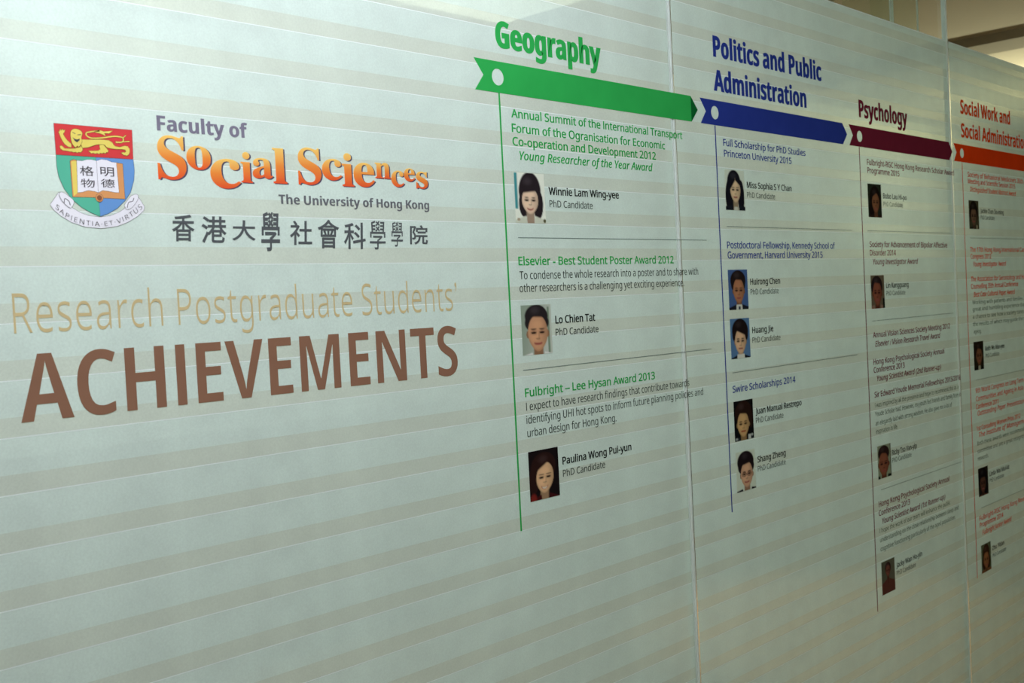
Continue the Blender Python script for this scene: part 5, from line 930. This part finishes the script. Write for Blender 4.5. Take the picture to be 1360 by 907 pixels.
# ------------------------------------------------------------------ crest
t = thing('university_crest', 'coloured shield crest with lion, open book and Latin motto ribbon', 'crest', (CREST_AT[0], Y_PRINT, CREST_AT[1]))
MM = 0.001
def grow(p, d):
    p = np.array(p, float); return p + normals([p]) * d
def flat(name, pts, mat, dy, parent=t, outline=0.0, omat=None):
    p = np.array(pts, float) * MM
    o = link(name, flat_mesh(name, [(p, fill([p]))]), mat, parent, (0, dy, 0))
    if outline:
        g = grow(pts, outline) * MM
        link('outline', flat_mesh('outline', [(g, fill([g]))]), omat, o, (0, 0.00004, 0))
    return o
def stroke_pts(pts, w):
    p = np.array(pts, float); d = np.gradient(p, axis=0); d /= np.linalg.norm(d, axis=1)[:, None] + 1e-9
    n = np.stack([-d[:, 1], d[:, 0]], 1) * (w / 2)
    return [tuple(a) for a in np.vstack([p + n, (p - n)[::-1]])]
def smooth(pts, closed=True, k=4):
    p = np.array(pts, float); n = len(p); out = []
    rng = range(n) if closed else range(n - 1)
    for i in rng:
        if closed: a, b, c, d = p[i - 1], p[i], p[(i + 1) % n], p[(i + 2) % n]
        else: a, b, c, d = p[max(i - 1, 0)], p[i], p[i + 1], p[min(i + 2, n - 1)]
        for j in range(k):
            u = j / k
            out.append(tuple(0.5 * (2 * b + (c - a) * u + (2 * a - 5 * b + 4 * c - d) * u * u + (3 * b - a - 3 * c + d) * u ** 3)))
    if not closed: out.append(tuple(p[-1]))
    return out
C_OUT = ink('crest_outline_ink', srgb(84, 84, 84)); C_BRN = ink('crest_brown_ink', srgb(120, 92, 44))
C_YEL = ink('crest_yellow_ink', srgb(236, 222, 110)); C_RED = ink('crest_red_ink', srgb(222, 74, 74))
C_GRN = ink('crest_green_ink', srgb(96, 196, 160)); C_BLU = ink('crest_blue_ink', srgb(112, 164, 218))
C_WHT = ink('crest_white_ink', srgb(246, 250, 250)); C_ORG = ink('crest_orange_ink', srgb(228, 166, 104)); C_DKB = ink('crest_clasp_ink', srgb(150, 96, 66))
flat('shield_outline', grow(CREST['shield'], .35), C_OUT, 0)
flat('red_field', CREST['red'], C_RED, -.0001); flat('green_field', grow(CREST['green'], -.1), C_GRN, -.0001); flat('blue_field', grow(CREST['blue'], -.1), C_BLU, -.0001)
flat('field_line', stroke_pts([CREST['red'][3], CREST['red'][2]], .5), C_OUT, -.00015)
for nm, pt in (('tail', smooth(stroke_pts(smooth(CREST['tail'], False), 1.5), True, 1)), ('tail_tip', stroke_pts(CREST['tipa'], 1.1)), ('tail_tip', stroke_pts(CREST['tipb'], .9)),
               ('tail_tuft', CREST['tuft']), ('raised_paw', CREST['paw']), ('foreleg', CREST['fore']), ('hind_leg', CREST['hind']), ('lion_body', CREST['body']), ('lion_head', smooth(CREST['head'], True, 3))):
    dy = {'lion_body': -.00035, 'lion_head': -.00045, 'hind_leg': -.0003}.get(nm, -.00025)
    flat(nm, pt, C_YEL, dy, t, .38, C_BRN)
for nm in ('beard', ): flat('mane_shading', CREST[nm], C_OUT, -.0005)
for nm in ('eyel', 'eyer'): flat('lion_eye', stroke_pts(CREST[nm], .7), C_OUT, -.0005)
flat('book_cover', CREST['cover'], C_ORG, -.0002, t, .4, C_OUT)
flat('cover_side', CREST['coverleft'], C_YEL, -.00025)
flat('book_page', CREST['page'], C_WHT, -.0003, t, .3, C_OUT)
flat('page_fold', stroke_pts(CREST['fold'], .3), C_OUT, -.0004)
cc = CREST['clasp']; rr = cc[1][0] - cc[0][0]
circ = lambda r: [(cc[0][0] + r * math.cos(a * math.pi / 12), cc[0][1] + r * math.sin(a * math.pi / 12)) for a in range(24)]
flat('clasp_ring', circ(rr), C_ORG, -.0004, t, .3, C_OUT); flat('clasp', circ(rr * .68), C_DKB, -.0005)
for ch, x0, x1, z0, z1 in (('格', -23.5, -7.4, -8.3, 2.8), ('物', -23.3, -7.0, -21.2, -11.4), ('明', .4, 16.8, -7.6, 2.9), ('德', 0.0, 16.7, -20.4, -10.6)):
    q, tr = boxed_letter(ch, HAN, x0 * MM, x1 * MM, z0 * MM, z1 * MM, 0.004)
    link('book_character', flat_mesh('book_character', [(q, tr)]), C_OUT, t, (0, -.0004, 0))
flat('motto_ribbon', CREST['ribbon'], C_WHT, -.00005, t, .4, C_OUT)
flat('ribbon_curl', smooth(CREST['curll'], True, 3), C_WHT, -.00035, t, .35, C_OUT); flat('ribbon_curl', smooth(CREST['curlr'], True, 3), C_WHT, -.00035, t, .35, C_OUT)
flat('curl_line', stroke_pts(smooth(CREST['inkl'], False), .8), C_OUT, -.0004); flat('curl_line', stroke_pts(smooth(CREST['inkr'], False), .8), C_OUT, -.0004)
arc = np.array(smooth(CREST['arc'], False, 8)); atop = np.array(smooth(CREST['arctop'], False, 8))
seg = np.r_[0, np.cumsum(np.linalg.norm(np.diff(arc, axis=0), axis=1))]
seg2 = np.r_[0, np.cumsum(np.linalg.norm(np.diff(atop, axis=0), axis=1))]
def warp(q01):
    """(u along, v up) -> between the two curves of the ribbon"""
    u = np.clip(q01[:, 0], 0, 1); v = q01[:, 1]
    a = np.stack([np.interp(u * seg[-1], seg, arc[:, i]) for i in (0, 1)], 1)
    b = np.stack([np.interp(u * seg2[-1], seg2, atop[:, i]) for i in (0, 1)], 1)
    return a + (b - a) * v[:, None]
for ch, q, tr in letters('SAPIENTIA\u00b7ET\u00b7VIRTUS', SANS, 1.0, 17.0, -.012, -.02, 0, 0.12):
    w = warp(np.stack([q[:, 0] / 17.0, 0.12 + q[:, 1] * 0.78], 1)) * MM
    link('motto_letter', flat_mesh('motto_letter', [(w, tr)]), C_OUT, t, (0, -.0003, 0))

# ------------------------------------------------------------------ portraits: flat printed photographs
def sm(x): x = np.clip(x, 0, 1); return x * x * (3 - 2 * x)
def ell(u, v, cx, cy, rx, ry, s=0.12):
    d = np.sqrt(((u - cx) / rx) ** 2 + ((v - cy) / ry) ** 2); return sm((1 + s / 2 - d) / s)
def rect(u, v, a, b, c, d, s=0.03):
    return sm((u - a) / s + .5) * sm((b - u) / s + .5) * sm((v - c) / s + .5) * sm((d - v) / s + .5)
def lay(img, m, col): 
    c = np.array(srgb(*col)); return img * (1 - m[..., None]) + c * m[..., None]
NU, NV = 41, 57
def paint(sp):
    v, u = np.mgrid[0:1:NV * 1j, 0:1:NU * 1j]
    img = np.ones((NV, NU, 3)) * np.array(srgb(*sp['bg']))
    if 'bg2' in sp: img = lay(img, sm((u + (v - .5) * .4) * 1.0), sp['bg2'])
    for r in sp.get('bars', []): img = lay(img, rect(u, v, *r[0]), r[1])
    cx, cy, rx, ry = sp['face']; tilt = sp.get('tilt', 0.0)
    fu = u - (v - cy) * tilt
    skin = sp['skin']; dk = tuple(int(c * .72) for c in skin); vdk = tuple(int(c * .5) for c in skin); hi = tuple(min(255, int(c * 1.1)) for c in skin)
    for e in sp['hairback']: img = lay(img, ell(fu, v, *e), sp['hair'])
    img = lay(img, rect(fu, v, cx - rx * .48, cx + rx * .48, cy + ry * .6, 1.1, .06), dk)
    for s_ in sp.get('clothes', []):
        k, a, c = s_
        if k == 'shoulder':      # cloth below a sloping shoulder line with a neck opening
            lim = a[0] + np.abs(u - cx) * a[1]; m = sm((v - lim) / .03) * sm((np.abs(u - cx) - a[2] + (v - a[0]) * a[3]) / .03)
        elif k == 'vee': m = sm((a[1] - np.abs(u - cx) - (v - a[0]) * a[2] * -1) / .03) * sm((v - a[0]) / .03)
        else: m = rect(u, v, *a)
        img = lay(img, m, c)
    # ears
    if sp.get('ears', True):
        for s in (-1, 1): img = lay(img, ell(fu, v, cx + s * rx * 1.0, cy + ry * .05, rx * .16, ry * .2, .3), dk)
    rxv = rx * (1 - .22 * np.clip((v - cy) / ry, 0, 1) ** 2)
    d = np.sqrt(((fu - cx) / rxv) ** 2 + ((v - cy) / ry) ** 2); fm = sm((1.04 - d) / .1)
    img = lay(img, fm, skin)
    shade = sm((fu - cx) / rx * sp.get('side', 1) * .9 - .1) * fm * .65
    img = lay(img, shade, dk)
    img = lay(img, ell(fu, v, cx - rx * .35 * sp.get('side', 1), cy + ry * .25, rx * .35, ry * .25, 1.2) * .6, hi)
    img = lay(img, ell(fu, v, cx, cy - ry * .45, rx * .5, ry * .22, 1.2) * .5, hi)
    ew = rx * .24
    for s in (-1, 1):
        ex = cx + s * rx * .42
        img = lay(img, ell(fu, v, ex, cy - ry * .04, ew * 1.3, ry * .13, .9) * .5, dk)
        img = lay(img, ell(fu, v, ex, cy - ry * .03, ew * 1.05, ry * .062, .6) * .95, (40, 30, 28))
        img = lay(img, ell(fu, v, ex, cy - ry * .22 + 0 * u, ew * 1.25, ry * .04, .7) * .75, sp['hair'])
    img = lay(img, ell(fu, v, cx, cy + ry * .30, rx * .2, ry * .05, .9) * .55, vdk)
    img = lay(img, ell(fu, v, cx + rx * .12, cy + ry * .12, rx * .07, ry * .2, 1.0) * .35, dk)
    img = lay(img, ell(fu, v, cx - rx * .03, cy + ry * .12, rx * .06, ry * .2, 1.0) * .5, hi)
    my = cy + ry * (.55 - sp.get('smile', 0) * .06)
    curve = my + sp.get('smile', 0) * .05 * (1 - ((fu - cx) / (rx * .5)) ** 2)
    mm_ = sm((rx * .46 - np.abs(fu - cx)) / .04)
    img = lay(img, mm_ * sm((ry * .10 - np.abs(v - curve)) / (ry * .07)) * .8, sp.get('lips', (172, 92, 84)))
    if sp.get('teeth'): img = lay(img, sm((rx * .36 - np.abs(fu - cx)) / .05) * sm((ry * .065 - np.abs(v - curve + .004)) / (ry * .04)), (232, 222, 196))
    else: img = lay(img, mm_ * sm((ry * .035 - np.abs(v - curve)) / (ry * .03)) * .6, (110, 50, 48))
    img = lay(img, sm((d - .80) / .25) * fm * sm((v - cy) / ry * 2) * .5, dk)
    if sp.get('glasses'):
        for s in (-1, 1):
            e1 = ell(fu, v, cx + s * rx * .42, cy - ry * .02, rx * .40, ry * .17, .2); e2 = ell(fu, v, cx + s * rx * .42, cy - ry * .02, rx * .32, ry * .12, .2)
            img = lay(img, np.clip(e1 - e2, 0, 1) * .85, (96, 48, 44))
    for e in sp.get('hairfront', []): img = lay(img, ell(fu, v, *e) * (1 if len(e) < 6 else 1), sp['hair'])
    for e in sp.get('fringe', []):   # hair above a sloping line across the forehead
        a, b, m0, m1 = e; img = lay(img, sm((a + b * (u - .5) - v) / .05) * sm((u - m0) / .05) * sm((m1 - u) / .05) * sp_head(sp, fu, v), sp['hair'])
    img = lay(img, ell(fu, v, cx - .08, sp['hairback'][0][1] - sp['hairback'][0][3] * .55, .13, .07, 1.6) * .28, tuple(min(255, c + 46) for c in sp['hair']))
    for s_ in sp.get('spots', []): img = lay(img, ell(u, v, *s_[0]), s_[1])
    return img
def sp_head(sp, u, v):
    m = np.zeros_like(u)
    for e in sp['hairback']: m = np.maximum(m, ell(u, v, *e))
    return m
FACES = [
 dict(label='portrait photo of a smiling woman with dark fringe and bob, topmost in green column', bg=(232, 240, 220), hair=(44, 38, 40), skin=(226, 200, 168), face=(.50, .55, .27, .27), tilt=-.02, ears=False,
      bars=[((.0, .10, .0, .72), (70, 150, 150))], hairback=[(.50, .38, .36, .40), (.30, .62, .17, .26), (.76, .62, .17, .30)], fringe=[(.40, -.10, .1, .95)], smile=1, teeth=False,
      clothes=[('shoulder', (.80, .25, .16, .3), (206, 214, 190))], spots=[((.96, .95, .05, .04, .6), (90, 90, 60)), ((.10, .93, .05, .03, .6), (170, 160, 130))]),
 dict(label='portrait photo of a short-haired man in a white collar, middle of the green column', bg=(150, 168, 146), bg2=(196, 206, 188), hair=(44, 40, 40), skin=(208, 160, 118), face=(.53, .57, .33, .37), bars=[((.86, .93, .05, 1.1), (130, 150, 124))],
      hairback=[(.50, .24, .38, .24), (.51, .36, .40, .20)], fringe=[(.27, .04, .05, .98)], clothes=[('shoulder', (.90, .18, .20, .2), (226, 230, 220))], smile=.5),
 dict(label='portrait photo of a laughing woman on black, lowest in the green column', bg=(30, 24, 24), hair=(48, 30, 26), skin=(228, 188, 140), face=(.52, .57, .29, .31), tilt=-.10, ears=False, hairback=[(.46, .36, .42, .30), (.16, .60, .18, .26)],
      fringe=[(.34, -.42, .02, .98)], smile=1.4, teeth=True, clothes=[('shoulder', (.84, .3, .14, .2), (70, 26, 26))], spots=[((.12, .96, .10, .10, .8), (130, 44, 36))]),
 dict(label='portrait photo of a woman with long straight black hair, topmost in the blue column', bg=(216, 228, 206), hair=(28, 28, 34), skin=(216, 192, 150), face=(.52, .50, .26, .31), ears=False,
      hairback=[(.46, .32, .34, .32), (.26, .66, .25, .45), (.80, .66, .17, .42)], fringe=[(.30, -.9, .1, .55), (.26, .55, .5, .95)], smile=.3, clothes=[('shoulder', (.84, .1, .17, .2), (30, 34, 40)), ('vee', (.90, .10, .2), (206, 210, 190))]),
 dict(label='portrait photo of an older man in dark suit on blue, upper of the two', bg=(74, 104, 150), hair=(40, 32, 30), skin=(176, 124, 88), face=(.52, .53, .28, .32), hairback=[(.50, .28, .39, .26), (.50, .40, .36, .18)], fringe=[(.28, .05, .1, .9)],
      smile=.3, clothes=[('shoulder', (.82, .22, .14, .4), (34, 36, 44)), ('vee', (.86, .16, .1), (216, 220, 206)), ('rect', (.48, .58, .92, 1.1), (60, 70, 80))]),
 dict(label='portrait photo of a young man with swept fringe on blue, lower of the two', bg=(92, 130, 166), hair=(34, 26, 26), skin=(222, 186, 144), face=(.50, .58, .28, .32), hairback=[(.50, .32, .41, .31), (.50, .44, .40, .22)], fringe=[(.38, .28, .02, .98)],
      smile=0, clothes=[('shoulder', (.86, .22, .16, .4), (32, 34, 38)), ('vee', (.88, .20, .1), (222, 226, 210))]),
 dict(label='portrait photo of a curly-haired man against black in the blue column', bg=(22, 22, 22), hair=(46, 30, 24), skin=(204, 168, 112), face=(.46, .60, .30, .32), side=1, hairback=[(.50, .32, .44, .30), (.84, .50, .14, .22)], fringe=[(.36, .08, .02, .98)], smile=0, lips=(160, 50, 46),
      clothes=[('shoulder', (.88, .1, .20, .2), (44, 50, 52)), ('rect', (.70, .84, .88, 1.1), (200, 206, 196))], spots=[((.10, .95, .06, .03, .8), (170, 180, 170)), ((.90, .90, .06, .03, .8), (170, 180, 170))]),
 dict(label='portrait photo of a man in thin glasses on a pale ground, low in blue column', bg=(216, 228, 206), hair=(36, 28, 30), skin=(214, 172, 134), face=(.54, .60, .31, .33), hairback=[(.50, .28, .42, .27), (.52, .40, .42, .22)], fringe=[(.36, -.1, .02, .98)], smile=.5, glasses=True,
      clothes=[('shoulder', (.90, .12, .24, .4), (34, 34, 38))]),
 dict(label='dark portrait photo of a woman, topmost in the maroon column', bg=(44, 50, 38), hair=(34, 26, 22), skin=(136, 92, 62), face=(.56, .56, .27, .30), ears=False, hairback=[(.52, .46, .40, .40), (.30, .75, .22, .3)], fringe=[(.34, -.4, .1, .95)], smile=.9, clothes=[('shoulder', (.88, .1, .16, .1), (52, 40, 32))]),
 dict(label='portrait photo of a reddish-brown face, second in the maroon column', bg=(112, 100, 78), hair=(46, 36, 34), skin=(140, 84, 62), face=(.46, .54, .32, .38), hairback=[(.44, .34, .42, .32)], fringe=[(.26, .1, .1, .85)], smile=0, clothes=[('shoulder', (.82, .2, .22, .2), (150, 120, 100)), ('rect', (.86, 1.1, .70, 1.1), (36, 40, 32))]),
 dict(label='portrait photo of a man before a pale ground, third in the maroon column', bg=(150, 160, 132), hair=(52, 36, 32), skin=(142, 88, 64), face=(.44, .58, .38, .36), hairback=[(.46, .26, .42, .24)], fringe=[(.28, .1, .1, .9)], smile=.2, bars=[((.94, 1.1, .0, 1.1), (90, 90, 70))],
      clothes=[('shoulder', (.88, .05, .30, .3), (38, 46, 40))]),
 dict(label='portrait photo of a seated figure in brown, lowest in the maroon column', bg=(96, 98, 78), bg2=(108, 104, 84), hair=(60, 38, 34), skin=(124, 78, 62), face=(.48, .32, .17, .19), hairback=[(.48, .24, .22, .18)], fringe=[(.18, .0, .1, .9)], smile=0, clothes=[('shoulder', (.52, .30, .04, .2), (104, 62, 50))]),
 dict(label='dark portrait photo, topmost in the orange column', bg=(78, 76, 56), hair=(36, 30, 24), skin=(112, 88, 66), face=(.48, .56, .30, .32), ears=False, hairback=[(.48, .42, .42, .40)], fringe=[(.34, 0, .1, .9)], smile=0, clothes=[('shoulder', (.86, .2, .1, .1), (58, 54, 44)), ('rect', (.70, .86, .86, 1.1), (150, 140, 112))]),
 dict(label='portrait photo in dark jacket and white collar, second in the orange column', bg=(46, 40, 30), hair=(44, 34, 26), skin=(128, 88, 60), face=(.54, .52, .30, .30), hairback=[(.50, .34, .40, .30)], fringe=[(.28, .1, .1, .9)], smile=0, clothes=[('shoulder', (.82, .2, .1, .3), (32, 32, 26)), ('vee', (.84, .12, .1), (180, 176, 150))]),
 dict(label='very dark portrait photo, third in the orange column', bg=(48, 44, 36), hair=(30, 26, 26), skin=(96, 66, 50), face=(.46, .58, .28, .32), ears=False, hairback=[(.46, .40, .44, .42), (.6, .7, .36, .3)], fringe=[(.38, 0, .1, .9)], smile=0, clothes=[('shoulder', (.92, .1, .1, .1), (110, 70, 52))]),
 dict(label='portrait photo of a long-haired woman in light brown, lowest in the orange column', bg=(104, 112, 82), hair=(70, 46, 30), skin=(160, 108, 68), face=(.50, .58, .28, .30), ears=False, hairback=[(.50, .36, .34, .34), (.5, .66, .42, .36)], fringe=[(.34, 0, .1, .9)], smile=.5, clothes=[('shoulder', (.86, .1, .1, .1), (136, 92, 58))]),
]
M_PHOTO = sheet('photo_print', 'attribute', 0.0, 0.25, 0.02)
for (x0, x1, z0, z1), sp in zip(PORTRAIT_RECTS, FACES):
    w, h = 0.0718, 0.0803
    if x1 - x0 > .073: w = x1 - x0
    img = paint(sp)
    vs = [(w * i / (NU - 1), 0, h * (1 - j / (NV - 1))) for j in range(NV) for i in range(NU)]
    fs = [(j * NU + i, (j + 1) * NU + i, (j + 1) * NU + i + 1, j * NU + i + 1) for j in range(NV - 1) for i in range(NU - 1)]
    me = mesh('portrait_photo', vs, fs)
    set_print(me, np.concatenate([img, np.ones((NV, NU, 1))], 2).reshape(-1, 4))
    tag(link('portrait_photo', me, M_PHOTO, None, ((x0 + x1) / 2 - w / 2, Y_PRINT, (z0 + z1) / 2 - h / 2)), sp['label'], 'portrait photo', 'portrait photos printed on the glass wall')

bpy.data.scenes.remove(SCRATCH)
for c in list(bpy.data.curves):
    if c.users == 0: bpy.data.curves.remove(c)
